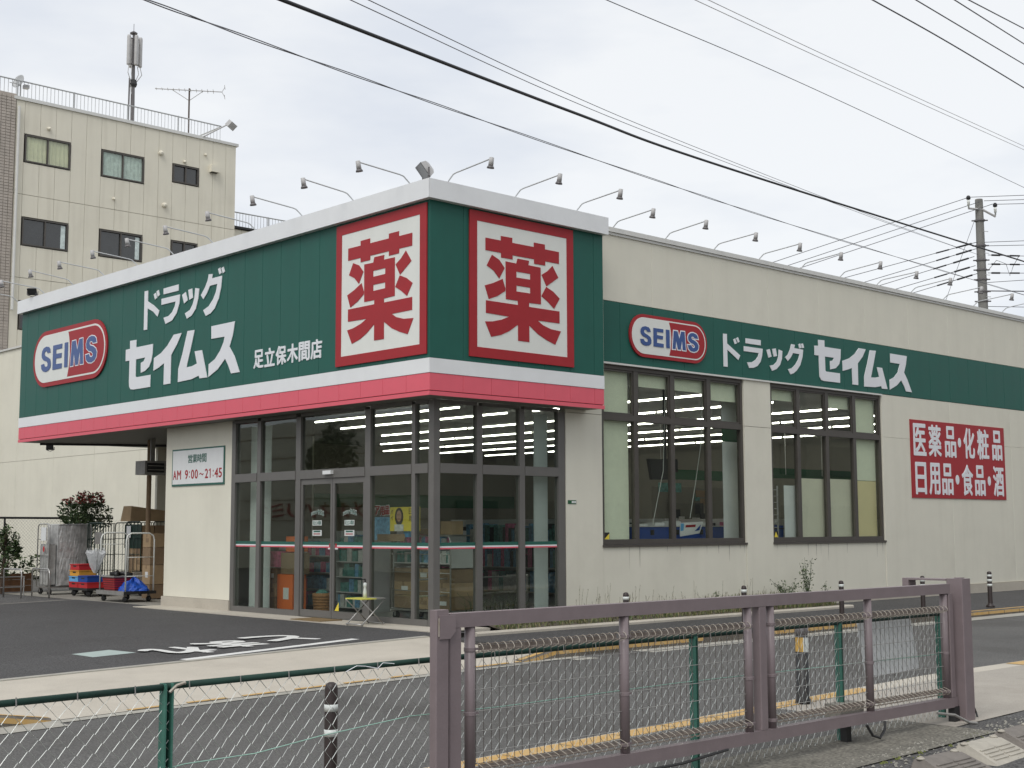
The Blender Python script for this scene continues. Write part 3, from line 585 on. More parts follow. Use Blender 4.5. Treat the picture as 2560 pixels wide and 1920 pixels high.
# sliding doors
for k, (a0, a1) in enumerate(((3.21, 4.18), (2.27, 3.21))):
    d = MB(); x0 = .485; d.box(x0, x0+.05, a0+.005, a1-.005, 2.32, 2.415); d.box(x0, x0+.05, a0+.005, a1-.005, .02, .14)
    for q in ((a0+.005, a0+.06), (a1-.06, a1-.005)): d.box(x0, x0+.05, q[0], q[1], .14, 2.32)
    door = d.build('sliding_door', GFRAME, ST)
    q = MB(); q.box(.508, .515, a0+.06, a1-.06, .14, 2.32); q.build('pane', GLASS, door)
    s = MB(); s.use(DGREEN).box(.501, .5075, a0+.06, a1-.06, 1.262, 1.318); s.use(WHITE).box(.501, .5075, a0+.06, a1-.06, 1.238, 1.2618); s.use(PINK).box(.501, .5075, a0+.06, a1-.06, 1.216, 1.2378)
    s.build('glass_stripe', parent=door)
    s = MB(); um = -(a0+a1)/2; s.use(LILAC)
    for j, ch in enumerate('ドラッグセイムス'):
        an = (j-3.5)*.115; h = .05 if j < 4 else .078; cx = um+math.sin(an)*.42+(.01 if j > 3 else -.0); cz = 1.42+.42*math.cos(an)+ (0 if j > 3 else -.01)
        wv = .038 if j < 4 else .05
        s.use(REFL); put(s, fit(text_mesh(ch, .07), cx-wv/2-.006, cx+wv/2+.006, cz-h/2-.008, cz+h/2+.008, .001), FACE['L'](.507), 0)
        s.use(DGREEN); put(s, fit(text_mesh(ch, .02), cx-wv/2, cx+wv/2, cz-h/2, cz+h/2, .001), FACE['L'](.5045), 0)
    s.use(REFL).box(.505, .5075, -um-.14, -um+.14, 1.60, 1.69); s.use(DGREEN)
    for j, ch in enumerate('足立保木間店'): put(s, fit(text_mesh(ch, .02), um-.13+j*.0435, um-.13+j*.0435+.038, 1.612, 1.68, .001), FACE['L'](.5045), 0)
    s.use(REFL).box(.505, .5075, -um-.14, -um+.14, 1.42, 1.52); s.use(DGREEN).box(.503, .5045, -um-.10, -um+.10, 1.485, 1.51); s.use(RED).box(.503, .5045, -um-.10, -um+.10, 1.445, 1.462)
    s.build('door_decal', parent=door)
    s = MB(); e = a0+.09 if k == 0 else a1-.09; s.use(PAPER).box(.502, .5065, e-.055, e+.055, 1.19, 1.31); s.use(RED).box(.499, .5015, e-.03, e+.02, 1.235, 1.29); s.build('door_sticker', parent=door)
b = MB(); b.box(.40, .465, 3.16, 3.40, 2.48, 2.545); tag(b.build('door_sensor', PAPER), 'small white motion sensor mounted above the sliding doors', 'sensor')

# street windows ------------------------------------------------------
def window(x0, x1, mull):
    y0 = .50
    fr = MB(); z0, z1 = 1.245, 4.47
    fr.box(x0, x0+.07, y0-.02, y0+.08, z0, z1); fr.box(x1-.07, x1, y0-.02, y0+.08, z0, z1); fr.box(x0+.07, x1-.07, y0-.02, y0+.08, z1-.07, z1); fr.box(x0+.07, x1-.07, y0-.02, y0+.08, z0, z0+.09)
    fr.box(x0+.07, x1-.07, y0-.02, y0+.08, 3.47, 3.58)
    W = fr.build('window', BFRAME, ST)
    s = MB(); s.box(x0-.02, x1+.02, YW-.02, .6, 1.236-.035, 1.242); s.build('sill', BFRAME, W)
    ed = [x0+.07]+[q for mm in mull for q in (mm-.055, mm+.055)]+[x1-.07]
    for mm in mull:
        for z_a, z_b in ((z0+.09, 3.47), (3.58, z1-.07)):
            s = MB(); s.box(mm-.055, mm+.055, y0-.015, y0+.075, z_a, z_b); s.build('mullion', BFRAME, W)
    for k in range(len(ed)//2):
        a, c = ed[2*k], ed[2*k+1]
        for z_a, z_b, up_ in ((z0+.09, 3.47, 0), (3.58, z1-.07, 1)):
            if up_:
                s = MB(); t = .035
                s.box(a+.004, a+t, y0, y0+.05, z_a+.004, z_b-.004); s.box(c-t, c-.004, y0, y0+.05, z_a+.004, z_b-.004); s.box(a+t, c-t, y0, y0+.05, z_b-t, z_b-.004); s.box(a+t, c-t, y0, y0+.05, z_a+.004, z_a+t); s.build('sash', BFRAME, W)
            g = MB(); g.box(a, c, y0+.03, y0+.036, z_a, z_b); g.build('pane', GLASSW, W)
    return W, ed
W1, ed1 = window(4.345, 8.455, (5.29, 6.317, 7.398))
W2, ed2 = window(9.355, 13.485, (10.353, 11.395, 12.438))
def blind(W, x0, x1, z0, z1, m, name='blind', y=.60):
    b = MB(); n = 14; dx = (x1-x0)/n
    for i in range(n): pass
    b.box(x0, x1, y, y+.012, z0, z1); b.build(name, m, W)
blind(W1, 4.40, 5.19, 1.33, 4.42, BLIND); 
for k in (1, 2, 3): blind(W1, ed1[2*k], ed1[2*k+1], 4.14 if k < 3 else 4.02, 4.42, BLIND)
blind(W2, ed2[0], ed2[1], 4.15, 4.42, BLIND); blind(W2, ed2[4], ed2[5], 4.10, 4.42, BLIND); blind(W2, 12.62, 13.41, 2.56, 4.42, BLIND)
blind(W2, 12.62, 13.41, 1.33, 2.55, BLINDO, 'backing_panel'); blind(W2, 10.52, 11.42, 1.33, 2.56, BLINDY, 'backing_panel', .62); blind(W2, 11.56, 12.5, 1.33, 2.57, BLINDY, 'backing_panel', .62)
blind(W2, 9.98, 10.42, 1.33, 2.40, BLINDW, 'backing_panel', .62)
blind(W1, 8.27, 8.84, 1.33, 3.25, BLINDW, 'backing_panel', .85); blind(W1, 8.27, 8.84, 3.252, 3.53, INGREEN, 'green_header', .85); blind(W1, 8.27, 8.84, 3.533, 4.4, BLINDW, 'backing_panel', .86)

b = MB(); rd = random.Random(15)
for (x0, x1) in ((4.4, 8.4), (9.4, 13.4)):
    for k in range(9):
        x = rd.uniform(x0, x1); h = rd.uniform(.08, .42); w_ = rd.uniform(.004, .012)
        b.add([(x-w_, YW+.0095, 1.198), (x+w_, YW+.0095, 1.198), (x+w_*.15, YW+.0095, 1.198-h), (x-w_*.15, YW+.0095, 1.198-h)], [(0, 3, 2, 1)])
b.build('grime_streaks', STREAK, ST, kind='stuff')

# ------------------------------------------------------------------ signs on the store
def sign_root(label, loc, cat='sign', group=None, name='shop_sign'): return E(name, label, cat, loc, group)
def outline_part(name, splines, face, base, ext, m, parent, off=0, label=None):
    b = MB(); put(b, curve_mesh(splines, ext/2, off), lambda a, c, d: face(a, c, d+ext/2), base); return b.build(name, m, parent, label=label)
def kanji_sign(face, o, inn, glyph, label, loc):
    s = sign_root(label, loc)
    outline_part('border', [rect(*o), rect(*inn)[::-1]], face, .006, .022, RED, s)
    outline_part('field', [rect(*inn)], face, .006, .016, OFFW, s)
    outline_part('character', glyph, face, .023, .006, RED, s)
    return s
FR, FL = FACE['R'](0), FACE['L'](0)
FRB = FACE['R'](YW-.006)
ki = (.96, 3.0, 4.42, 6.47)
kanji_sign(FR, (.80, 3.16, 4.259, 6.633), ki, KANJI, 'square red and white medicine character sign on the short street side fascia', (1.98, 0, 4.26))
li = (-2.297, -.216, 4.395, 6.457)
gl = [[(li[0]+(u-ki[0])/(ki[1]-ki[0])*(li[1]-li[0]), li[2]+(v-ki[2])/(ki[3]-ki[2])*(li[3]-li[2])) for u, v in pl] for pl in KANJI]
kanji_sign(FL, (-2.45, -.05, 4.235, 6.623), li, gl, 'square red and white medicine character sign at the corner end of the long entrance fascia', (0, 1.25, 4.24))
def stadium(u0, u1, v0, v1, r=None, n=14):
    r = r or (v1-v0)/2*.98; P = []
    for cx, cy, a0 in ((u1-r, v1-r, 0), (u0+r, v1-r, 90), (u0+r, v0+r, 180), (u1-r, v0+r, 270)):
        for k in range(n+1): a = R(a0+90*k/n); P.append((cx+r*math.cos(a), cy+r*math.sin(a)))
    return P
def logo(face, box, label, loc, mp):
    s = sign_root(label, loc)
    M = lambda pl: [mp(a, c) for a, c in pl]
    outline_part('rim', [M(stadium(5.06, 7.285, 4.672, 5.472))], face, .006, .03, RED, s)
    outline_part('field', [M(stadium(5.117, 7.238, 4.733, 5.412))], face, .0365, .004, OFFW, s)
    right = [q for q in stadium(5.117, 7.21, 4.758, 5.388) if q[0] > 6.3]
    top = [q for q in right if q[1] > 5.07]; bot = [q for q in right if q[1] <= 5.07]
    redp = bot+top
    redp = sorted(redp, key=lambda q: math.atan2(q[1]-5.07, q[0]-6.3))
    redp = [(6.153, 4.758)]+redp+[(6.158, 5.388), (6.19, 5.30), (6.212, 5.2), (6.222, 5.067), (6.208, 4.93), (6.18, 4.83)]
    outline_part('red_half', [M(redp)], face, .041, .002, RED, s)
    for k in ('s1', 'e', 'i', 'm', 's2'):
        if k in ('m', 's2'): outline_part('letter_outline', [M(p_) for p_ in SEIMS[k]], face, .0435, .003, LILAC, s, off=.022)
        outline_part('letter', [M(p_) for p_ in SEIMS[k]], face, .047, .003, BLUE, s)
logo(FRB, (5.06, 7.285, 4.672, 5.472), 'smaller capsule shaped SEIMS logo board on the green band above the street windows', (6.17, YW, 4.67), lambda a, c: (a, c))
lm = lambda a, c: (-14.52+(a-5.06)/2.225*3.73, 4.80+(c-4.672)/.80*1.29)
logo(FL, None, 'large capsule shaped SEIMS logo board at the far left end of the entrance fascia', (0, 12.65, 4.8), lm)
def word(face, G, label, loc):
    s = sign_root(label, loc, name='shop_name_sign')
    for k in ('do', 'ra', 'tsu', 'gu', 'se', 'i', 'mu', 'su'): outline_part('letter', G[k], face, .003, .012, LILAC, s)
word(FL, LEFT, 'white two-line katakana shop name on the long entrance fascia', (0, 7.7, 4.4))
word(FRB, RIGHT, 'white one-line katakana shop name on the green band above the second street window', (11.3, YW, 4.6))
s = sign_root('small white branch name lettering left of the corner medicine sign', (0, 3.94, 4.44), name='branch_name_sign')
n = 6; u0, u1 = -5.03, -2.85
for i, ch in enumerate('足立保木間店'):
    a = u0+i*(u1-u0)/n; b = MB(); bold(b, ch, a+.01, a+(u1-u0)/n-.02, 4.432, 4.772, .008, FL, .003, .009); b.build('letter', LILAC, s)
# goods sign
s = sign_root('red goods sign with two rows of white characters, right of the street windows', (16.88, YW, 2.2), name='goods_sign')
FG = FACE['R'](YW); outline_part('board', [rect(14.65, 19.10, 2.20, 4.005)], FG, .003, .015, RED, s)
r1 = dict(zip([(14.77, 15.33), (15.435, 16.01), (16.18, 16.70), (16.79, 16.94), (17.06, 17.6), (17.72, 18.30), (18.467, 18.97)], '医薬品・化粧品'))
r2_ = dict(zip([(14.806, 15.287), (15.409, 15.90), (15.99, 16.50), (16.62, 16.79), (16.913, 17.454), (17.54, 18.05), (18.177, 18.33), (18.456, 18.995)], '日用品・食品・酒'))
for row, za, zb in ((r1, 3.175, 3.925), (r2_, 2.28, 3.03)):
    for (a, c), ch in row.items():
        b = MB()
        if ch == '・': zc = (za+zb)/2; put(b, fit(text_mesh('●', 0), a, c, zc-.115, zc+.115, .004), FG, .019)
        else: bold(b, ch, a, c, za, zb, .004, FG, .019, .016)
        b.build('character', LILAC, s)
# opening hours sign
s = sign_root('white opening hours sign with dark green border on the pillar left of the entrance', (.47, 7.75, 2.4), name='opening_hours_sign')
FH = FACE['L'](.47); outline_part('board', [rect(-8.757, -6.735, 2.40, 3.144)], FH, .003, .014, DGREEN, s)
outline_part('face', [rect(-8.725, -6.775, 2.44, 3.113)], FH, .0172, .003, PAPER, s)
b = MB()
for i, ch in enumerate('営業時間'): bold(b, ch, -8.112+i*.18, -8.112+i*.18+.17, 2.853, 3.023, .002, FH, .0205, .003)
b.build('heading', DGREEN, s)
for ch, a, c in (('A', -8.70, -8.565), ('M', -8.54, -8.38), ('9', -8.225, -8.105), (':', -8.06, -8.035), ('0', -7.985, -7.865), ('0', -7.84, -7.72), ('〜', -7.665, -7.50), ('2', -7.45, -7.33), ('1', -7.300, -7.205), (':', -7.15, -7.125), ('4', -7.085, -6.955), ('5', -6.935, -6.815)):
    b = MB(); z0, z1 = (2.60, 2.645) if ch == '〜' else (2.535, 2.72)
    if ch == ':': z0, z1 = 2.56, 2.69
    if ch == '1':
        put(b, curve_mesh([[(-7.262, 2.535), (-7.234, 2.535), (-7.234, 2.72), (-7.256, 2.72), (-7.300, 2.69), (-7.300, 2.665), (-7.262, 2.687)]], .001), FH, .0215); b.build('numeral', RED, s); continue
    bold(b, ch, a, c, z0, z1, .002, FH, .0205, .0025 if ch in '1:' else .004)
    b.build('numeral', RED, s)
b = MB(); b.use(INGREEN).box(3.46, 3.66, YW-.008, YW, 1.955, 2.02); b.use(PAPER).box(3.55, 3.60, YW-.011, YW-.008, 1.97, 2.005); b.box(3.61, 3.65, YW-.011, YW-.008, 1.97, 2.005)
tag(b.build('address_plate'), 'tiny green address plate on the wall right of the corner glazing', 'plate')

# ------------------------------------------------------------------ sign lamps along the coping
def lamp_proto(name, label, group):
    o = E(name, label, 'lamp', (0, 0, 0), group)      # arm leaves in -Y of the lamp's own frame
    a = MB(); a.tube([(0, .10, -.04), (0, -.02, .06), (0, -.10, .12), (0, -.17, .135), (0, -.98, .20)], .0115, 7); a.build('arm', LAMPW, o, True)
    a = MB(); a.box(-.03, .03, .06, .12, -.05, -.01); a.build('bracket', LAMPW, o)
    d = Vector((0, .20, -1)).normalized()
    a = MB(); a.lathe([(.0, -.008), (.036, 0), (.039, .07), (.040, .125)], (0, -1.0, .215), d, 14); h = a.build('lamp_head', LAMPG, o, True)
    a = MB(); a.lathe([(.040, .127), (.056, .15), (.058, .17), (.045, .173)], (0, -1.0, .215), d, 14); a.build('lens_ring', LAMPD, h, True)
    a = MB(); a.tube([(0, -.96, .205), (0, -1.0, .20)], .018, 6); a.build('hinge', LAMPG, o)
    return o
LAB_L = ['lamp nearest the corner floodlight over the long fascia'] 
ord_ = ['first', 'second', 'third', 'fourth', 'fifth', 'sixth', 'seventh', 'eighth', 'ninth', 'tenth', 'eleventh', 'twelfth', 'thirteenth', 'fourteenth', 'fifteenth', 'sixteenth']
proto = lamp_proto('sign_lamp', 'x', 'sign lamps along the coping')
first = True; lrd = random.Random(6)
def place_lamp(loc, rz, label):
    global first
    o = proto if first else copy_tree(proto); first = False
    o.location = loc; o.rotation_euler = (lrd.uniform(-.025, .025), lrd.uniform(-.02, .02), rz+lrd.uniform(-.04, .04)); o['label'] = label
for i in range(11):
    place_lamp((.0, .54+1.515*i, 7.0), -math.pi/2 , f'grey sign lamp over the long entrance fascia, {ord_[i]} from the corner floodlight')
for i in range(3): place_lamp((.39+1.46*i, .0, 6.99), 0, f'grey sign lamp over the short street fascia, {ord_[i]} from the corner floodlight')
for i in range(13): place_lamp((4.74+1.4667*i, .48, 6.98), 0, f'grey sign lamp above the cream street wall, {ord_[i]} right of the corner block')
# corner floodlight and left floodlight
def floodlight(name, label, loc, dirv, sc_, cat='floodlight', body=LAMPG):
    o = E(name, label, cat, loc); z = Vector(dirv).normalized(); x = Vector((0, 0, 1)).cross(z).normalized(); y = z.cross(x); L0 = Vector(loc)
    c = L0+Vector((0, 0, .17*sc_))
    P = lambda a, b_, d: tuple(c+x*a*sc_+y*b_*sc_+z*d*sc_)
    b = MB(); b.add([P(-.14, -.11, .05), P(.14, -.11, .05), P(.14, .11, .05), P(-.14, .11, .05), P(-.11, -.09, -.03), P(.11, -.09, -.03), P(.11, .09, -.03), P(-.11, .09, -.03), P(-.05, -.05, -.07), P(.05, -.05, -.07), P(.05, .05, -.07), P(-.05, .05, -.07)],
      [(0, 1, 5, 4), (1, 2, 6, 5), (2, 3, 7, 6), (3, 0, 4, 7), (4, 5, 9, 8), (5, 6, 10, 9), (6, 7, 11, 10), (7, 4, 8, 11), (11, 10, 9, 8)]); b.build('housing', body, o)
    b = MB(); b.add([P(-.135, -.105, .054), P(.135, -.105, .054), P(.135, .105, .054), P(-.135, .105, .054)], [(0, 1, 2, 3)]); b.build('lens', DARKW, o)
    b = MB()
    for s_ in (-1, 1): b.tube([P(.155*s_, 0, 0), tuple(Vector(P(.155*s_, 0, 0))*.35+(L0+x*.155*s_*sc_)*.65)], .012*sc_, 5)
    b.tube([tuple(Vector(P(-.155, 0, 0))*.35+(L0-x*.155*sc_)*.65), tuple(L0), tuple(Vector(P(.155, 0, 0))*.35+(L0+x*.155*sc_)*.65)], .012*sc_, 5); b.build('yoke', LAMPD, o)
    return o
floodlight('floodlight', 'tilted grey floodlight standing on the corner of the coping', (.12, .25, 6.99), (-.75, .35, -.62), 1.25)
floodlight('floodlight', 'black floodlight at the far left end of the entrance coping', (-.12, 14.5, 6.97), (-.5, -.6, -.62), .8, body=BLACK)
floodlight('spotlight', 'small black spotlight hanging under the left end of the canopy', (.30, 14.2, 3.35), (-.5, -.6, -.45), .6, 'spotlight', body=BLACK)
# space heater under the canopy
o = E('wall_heater', 'grey box heater hung from the soffit beside the brown pipe', 'heater', (1.75, 12.0, 2.76))
b = MB(); b.box(1.45, 2.08, 11.8, 12.25, 2.77, 3.08); b.build('casing', STEELD, o)
b = MB(); b.use(DARKIN).box(1.50, 1.92, 11.785, 11.798, 2.82, 3.03)
b.build('grille', parent=o); b = MB()
for i in range(2): b.box(1.52, 1.9, 11.77, 11.785, 2.87+i*.09, 2.885+i*.09)
b.build('louvre', STEEL, o); b = MB(); b.box(1.7, 1.8, 12.0, 12.06, 3.08, 3.6); b.build('hanger', STEELD, o)

# ------------------------------------------------------------------ bollards
def bollard(label, loc, h=.69, r=.042, bands=(.06, .15, .24), group='slim brown bollards along the far kerb'):
    o = E('bollard', label, 'bollard', loc, group); L0 = Vector(loc)
    b = MB(); b.lathe([(r*1.9, 0), (r*1.8, .035), (r*1.1, .06), (r, .09), (r, h-.04), (r*.85, h-.012), (r*.4, h)], L0, n=14); b.build('post', BROWN, o, True)
    for z in bands:
        b = MB(); b.lathe([(r+.002, h-z-.045), (r+.002, h-z)], L0, n=14); b.build('reflective_band', REFL, o, True)
    return o
for i, (x, h) in enumerate(((1.16, .64), (3.87, .65), (6.53, .65), (9.13, .66), (11.6, .68))):
    bollard(('slim brown bollard on the far kerb ' + ['seen over the left half of the gate', 'just left of the middle stile of the gate', 'right of the bushy weed', 'second from the right end of its row', 'standing clear to the right of the gate'][i]), (x, -2.97, -.015), h+.01, .042 if i < 4 else .045)
bollard('thicker brown bollard with two pale bands behind the chain link fence', (-7.9, -8.62, zn(-7.9)), .72, .043, (.14, .30), None)
o = E('rubber_bollard', 'black ball-headed bollard with amber and white band behind the gate', 'bollard', (-2.6, -8.57, -.08)); L0 = Vector((-2.6, -8.57, zn(-2.6)))
b = MB(); b.lathe([(.075, 0), (.072, .03), (.06, .05), (.058, .62)], L0, n=16); b.build('post', BLACK, o, True)
for k0, m_ in ((0, REFL), (1, AMBER)):
    b = MB(); V = []
    for j in range(11):
        a = R(227-180*k0+18*j-((0) if k0 == 0 else 0)); V += [(L0.x+.0600*math.cos(a), L0.y+.0600*math.sin(a), L0.z+.47), (L0.x+.0600*math.cos(a), L0.y+.0600*math.sin(a), L0.z+.60)]
    a0_ = 0
    b.add(V, [(2*j, 2*j+2, 2*j+3, 2*j+1) for j in range(10)]); b.build('reflective_band', m_, o, True)
b = MB(); b.lathe([(.03, .60), (.055, .62), (.062, .655), (.055, .69), (.03, .715), (.005, .72)], L0, n=16); b.build('cap', LAMPD, o, True)

# ------------------------------------------------------------------ green chain link fence
YF = -9.92
def chainlink(mb, x0, x1, z0, z1, y, p=.09, r=.0024, seed=1):
    rd = random.Random(seed); n = int((x1-x0)/(p))+1; k = int((z1-z0)/(p/2))
    for i in range(n):
        for sgn, ph in ((1, 0),):
            pts = []
            for j in range(k+1):
                zz_ = z1-j*p/2; xx = x0+i*p+(p/2 if j % 2 else 0); yy = y+(.006 if j % 2 else -.006)
                pts.append((xx+rd.uniform(-.003, .003), yy, zz_+rd.uniform(-.002, .002)))
            mb.tube(pts, r, 4, False)
        pts = []
        for j in range(k+1):
            zz_ = z1-j*p/2; xx = x0+i*p+(p/2 if j % 2 else p); yy = y+(.006 if j % 2 else -.006)
            pts.append((xx-p*0+rd.uniform(-.003, .003), -yy+2*y, zz_+rd.uniform(-.002, .002)))
        mb.tube(pts, r*.7, 4, False)
FN = E('chain_link_fence', 'low green framed chain link fence running behind the mauve gate', 'fence', (-9.8, YF, -.2))
ft = lambda x: .80+.008*cl(x+9, -3, 1)
b = MB(); b.tube([(-13.5, YF, .745), (-9.8, YF, .783)], .0165, 8); b.build('top_rail', FGREEN, FN, True)
b = MB(); b.tube([(-9.8, YF, .786), (-8.1, YF, .800), (-5.8, YF, .802), (-2.52, YF, .805)], .0165, 8); b.build('top_rail', FGREEN, FN, True)
b = MB(); chainlink(b, -12.6, -2.55, -.14, .775, YF); b.build('chain_link_mesh', GALV, FN, kind='stuff')
for i, x in enumerate((-9.80, -7.80, -5.79, -4.03, -2.52)):
    b = MB(); w_ = .023 if i < 2 else .013; b.use(FGREENL).box(x-w_, x-w_*.62, YF-.03, YF+.03, zn(x)-.05, .80)
    b.use(FGREEN).box(x-w_*.62, x+w_*.62, YF+.012, YF+.03, zn(x)-.05, .80); b.use(FGREENL).box(x+w_*.62, x+w_, YF-.03, YF+.03, zn(x)-.05, .80)
    if i == 1: continue
    b.build('post', parent=FN)
b = MB()
for x in [(-12.3+i*.29) for i in range(34)]: b.tube([(x, YF-.022, ft(x)+.012), (x+.003, YF-.022, ft(x)-.03)], .0035, 4)
b.build('tie_wire', STEEL, FN)
b = MB(); b.tube([(-9.80, YF-.03, .76), (-9.77, YF-.04, .79), (-9.72, YF-.03, .80), (-9.70, YF, .79)], .008, 5); b.build('clamp', RUST, FN)
b = MB(); pts = [(-13.0, YF-.012, .10), (-10.6, YF-.012, .335), (-10.1, YF-.012, .36), (-9.7, YF-.012, .405), (-9.3, YF-.012, .41), (-8.9, YF-.012, .455), (-8.3, YF-.012, .50), (-7.6, YF-.012, .49), (-6, YF-.012, .50), (-2.6, YF-.012, .47)]
b.tube(pts, .003, 4); tag(b.build('twine', TWINE), 'pale green twine threaded along the chain link fence', 'twine')
b = MB(); b.tube([(-8.75, YF-.03, .78), (-8.7, YF-.06, .81), (-8.62, YF-.03, .80), (-8.55, YF-.05, .785), (-8.50, YF-.03, .81), (-8.42, YF-.03, .80)], .0022, 4); tag(b.build('wire_scrap', MT['letter_white']), 'scrap of pale wire curled on the fence rail', 'wire')
o = E('notice_board', 'blank white board tied on the chain link fence behind the gate', 'board', (-3.3, YF+.03, .35))
b = MB(); b.add([(-3.72, YF+.03, .79), (-2.93, YF+.03, .81), (-2.82, YF+.02, .37), (-3.63, YF+.02, .345), (-3.72, YF+.038, .79), (-2.93, YF+.038, .81), (-2.82, YF+.028, .37), (-3.63, YF+.028, .345)],
    [(0, 3, 2, 1), (4, 5, 6, 7), (0, 1, 5, 4), (1, 2, 6, 5), (2, 3, 7, 6), (3, 0, 4, 7)]); b.build('board', PAPER, o)

# ------------------------------------------------------------------ mauve sliding gate
YG = -10.13
G = E('sliding_gate', 'mauve painted steel gate with welded mesh panels across the foreground', 'gate', (-5.4, YG, -.1))
b = MB(); b.box(-8.17, -2.69, YG, YG+.07, .99, 1.07); b.build('top_rail', MAUVE, G)
b = MB(); b.box(-8.17, -2.63, YG, YG+.07, .055, .135); b.build('bottom_rail', MAUVE, G)
def sq(x0, x1, y0, y1, z0, z1, name, m=MAUVE, parent=None):
    b = MB(); c = .006
    b.add([(x0+c, y0, z0), (x1-c, y0, z0), (x1, y0+c, z0), (x1, y1-c, z0), (x1-c, y1, z0), (x0+c, y1, z0), (x0, y1-c, z0), (x0, y0+c, z0)]+
          [(x0+c, y0, z1), (x1-c, y0, z1), (x1, y0+c, z1), (x1, y1-c, z1), (x1-c, y1, z1), (x0+c, y1, z1), (x0, y1-c, z1), (x0, y0+c, z1)],
          [(i, (i+1) % 8, 8+(i+1) % 8, 8+i) for i in range(8)]+[tuple(range(7, -1, -1)), tuple(range(8, 16))])
    return b.build(name, m, parent or G)
sq(-8.168, -8.08, YG, YG+.07, .137, .988, 'stile'); sq(-5.315, -5.235, YG+.0, YG+.07, .137, .988, 'stile'); sq(-2.715, -2.65, YG+.0, YG+.07, .137, .988, 'stile')
def roundpost(x):
    b = MB(); b.tube([(x, YG+.035, .137), (x, YG+.035, .988)], .031, 14); p_ = b.build('round_post', MAUVE, G, True)
    for z in (.86, .50, .19):
        b = MB(); b.lathe([(.0325, -.012), (.0345, -.010), (.0345, .010), (.0325, .012)], (x, YG+.035, z), n=14); b.box(x+.03, x+.062, YG+.028, YG+.042, z-.006, z+.006); b.build('clamp', MAUVE, p_)
for x in (-7.99, -6.69, -5.41, -5.148, -3.888, -2.745): roundpost(x)
def mesh_panel(x0, x1):
    root = MB(); zc0, zc1 = .215, .842
    n = int(round((x1-x0)/.0612)); ym = YG+.035
    for i in range(n+1):
        x = x0+(x1-x0)*i/n
        root.tube([(x, ym, zc0), (x, ym, zc1)], .0021, 5)
    pn = root.build('mesh_panel', MESH, G)
    c = MB()
    for z in (.754, .632, .510, .396, .279): c.tube([(x0-.01, ym-.004, z), (x1+.01, ym-.004, z)], .0022, 5)
    c.build('cross_wire', MESHL, pn)
    for zt, sg in ((.842, 1), (.215, -1)):
        c = MB()
        for i in range(n+1):
            x = x0+(x1-x0)*i/n
            c.tube([(x, ym, zt-sg*.01), (x+.002, ym-.03, zt), (x+.006, ym-.055, zt+sg*.012), (x+.010, ym-.056, zt+sg*.024), (x+.016, ym-.038, zt+sg*.042), (x+.022, ym-.012, zt+sg*.050), (x+.027, ym+.008, zt+sg*.044), (x+.030, ym+.010, zt+sg*.03), (x+.026, ym+.006, zt)], .0025, 5)
        c.build('triangle_beam', RUST, pn)
        c = MB()
        for yy, z in ((ym-.050, zt+sg*.014), (ym-.01, zt+sg*.044), (ym+.006, zt)): c.tube([(x0, yy, z), (x1, yy, z)], .003, 5)
        c.quad((x0, ym+.008, zt), (x1, ym+.008, zt), (x1, ym+.006, zt+sg*.05), (x0, ym+.006, zt+sg*.05)) if 0 else None
        c.box(x0+.03, x1-.02, ym+.004, ym+.012, min(zt+sg*.006, zt+sg*.034), max(zt+sg*.006, zt+sg*.034)); c.build('beam_bar', RUSTD, pn)
for a, c in ((-7.945, -6.735), (-6.645, -5.455), (-5.10, -3.935), (-3.84, -2.79)): mesh_panel(a, c)
GP = E('gate_post', 'square mauve post at the left end of the gate with a catch plate', 'post', (-8.255, YG, -.2))
sq(-8.285, -8.19, YG-.02, YG+.04, -.25, 1.095, 'shaft', parent=GP)
b = MB(); b.add([(-8.265, YG-.03, .935), (-8.19, YG-.03, .935), (-8.15, YG-.03, .975), (-8.15, YG-.03, 1.065), (-8.265, YG-.03, 1.065), (-8.265, YG-.021, .935), (-8.19, YG-.021, .935), (-8.15, YG-.021, .975), (-8.15, YG-.021, 1.065), (-8.265, YG-.021, 1.065)],
    [(0, 1, 2, 3, 4), (9, 8, 7, 6, 5), (0, 5, 6, 1), (1, 6, 7, 2), (2, 7, 8, 3), (3, 8, 9, 4), (4, 9, 5, 0)]); b.build('catch_plate', MAUVE, GP)
b = MB(); b.box(-8.270, -8.266, YG-.028, YG-.021, .95, 1.05); b.build('rust_seam', MT['rusty_wire'], GP)
GP = E('gate_post', 'stout square mauve post at the right end of the gate', 'post', (-2.5, YG, -.07))
sq(-2.60, -2.455, YG-.06, YG+.085, -.12, 1.11, 'shaft', parent=GP)
b = MB(); b.box(-2.60, -2.455, YG+.09, YG+.50, 1.09, 1.105); b.box(-2.60, -2.48, YG+.44, YG+.50, .98, 1.09); b.build('guide_arm', MAUVE, GP)
b = MB(); b.box(-2.56, -2.50, YG-.03, YG+.03, 1.111, 1.118); b.build('cap', MAUVE, GP)
b = MB(); b.box(-2.685, -2.605, YG-.0, YG+.06, -.10, .06); b.build('roller_block', DARKIN, GP)
b = MB(); b.tube([(-3.0, YG-.02, .04), (-2.83, YG-.08, .015), (-2.70, YG-.13, -.05), (-2.64, YG-.17, -.06)], .011, 8); tag(b.build('conduit', STEELD), 'grey flexible conduit drooping under the right end of the gate', 'pipe')
b = MB(); b.tube([(-2.44, YG+.02, .12), (-2.36, YG+.03, .09), (-2.30, YG+.02, -.02), (-2.33, YG-.01, -.065)], .009, 6); tag(b.build('cable', BLACK), 'short black cable loop behind the right gate post', 'cable')
b = MB(); b.tube([(-7.1, YG+.0, .05), (-6.6, YG-.02, .02), (-6.2, YG-.02, .02), (-5.7, YG, .05)], .009, 6); tag(b.build('cable', BLACK), 'black cable sagging below the bottom rail left of the gate middle', 'cable')
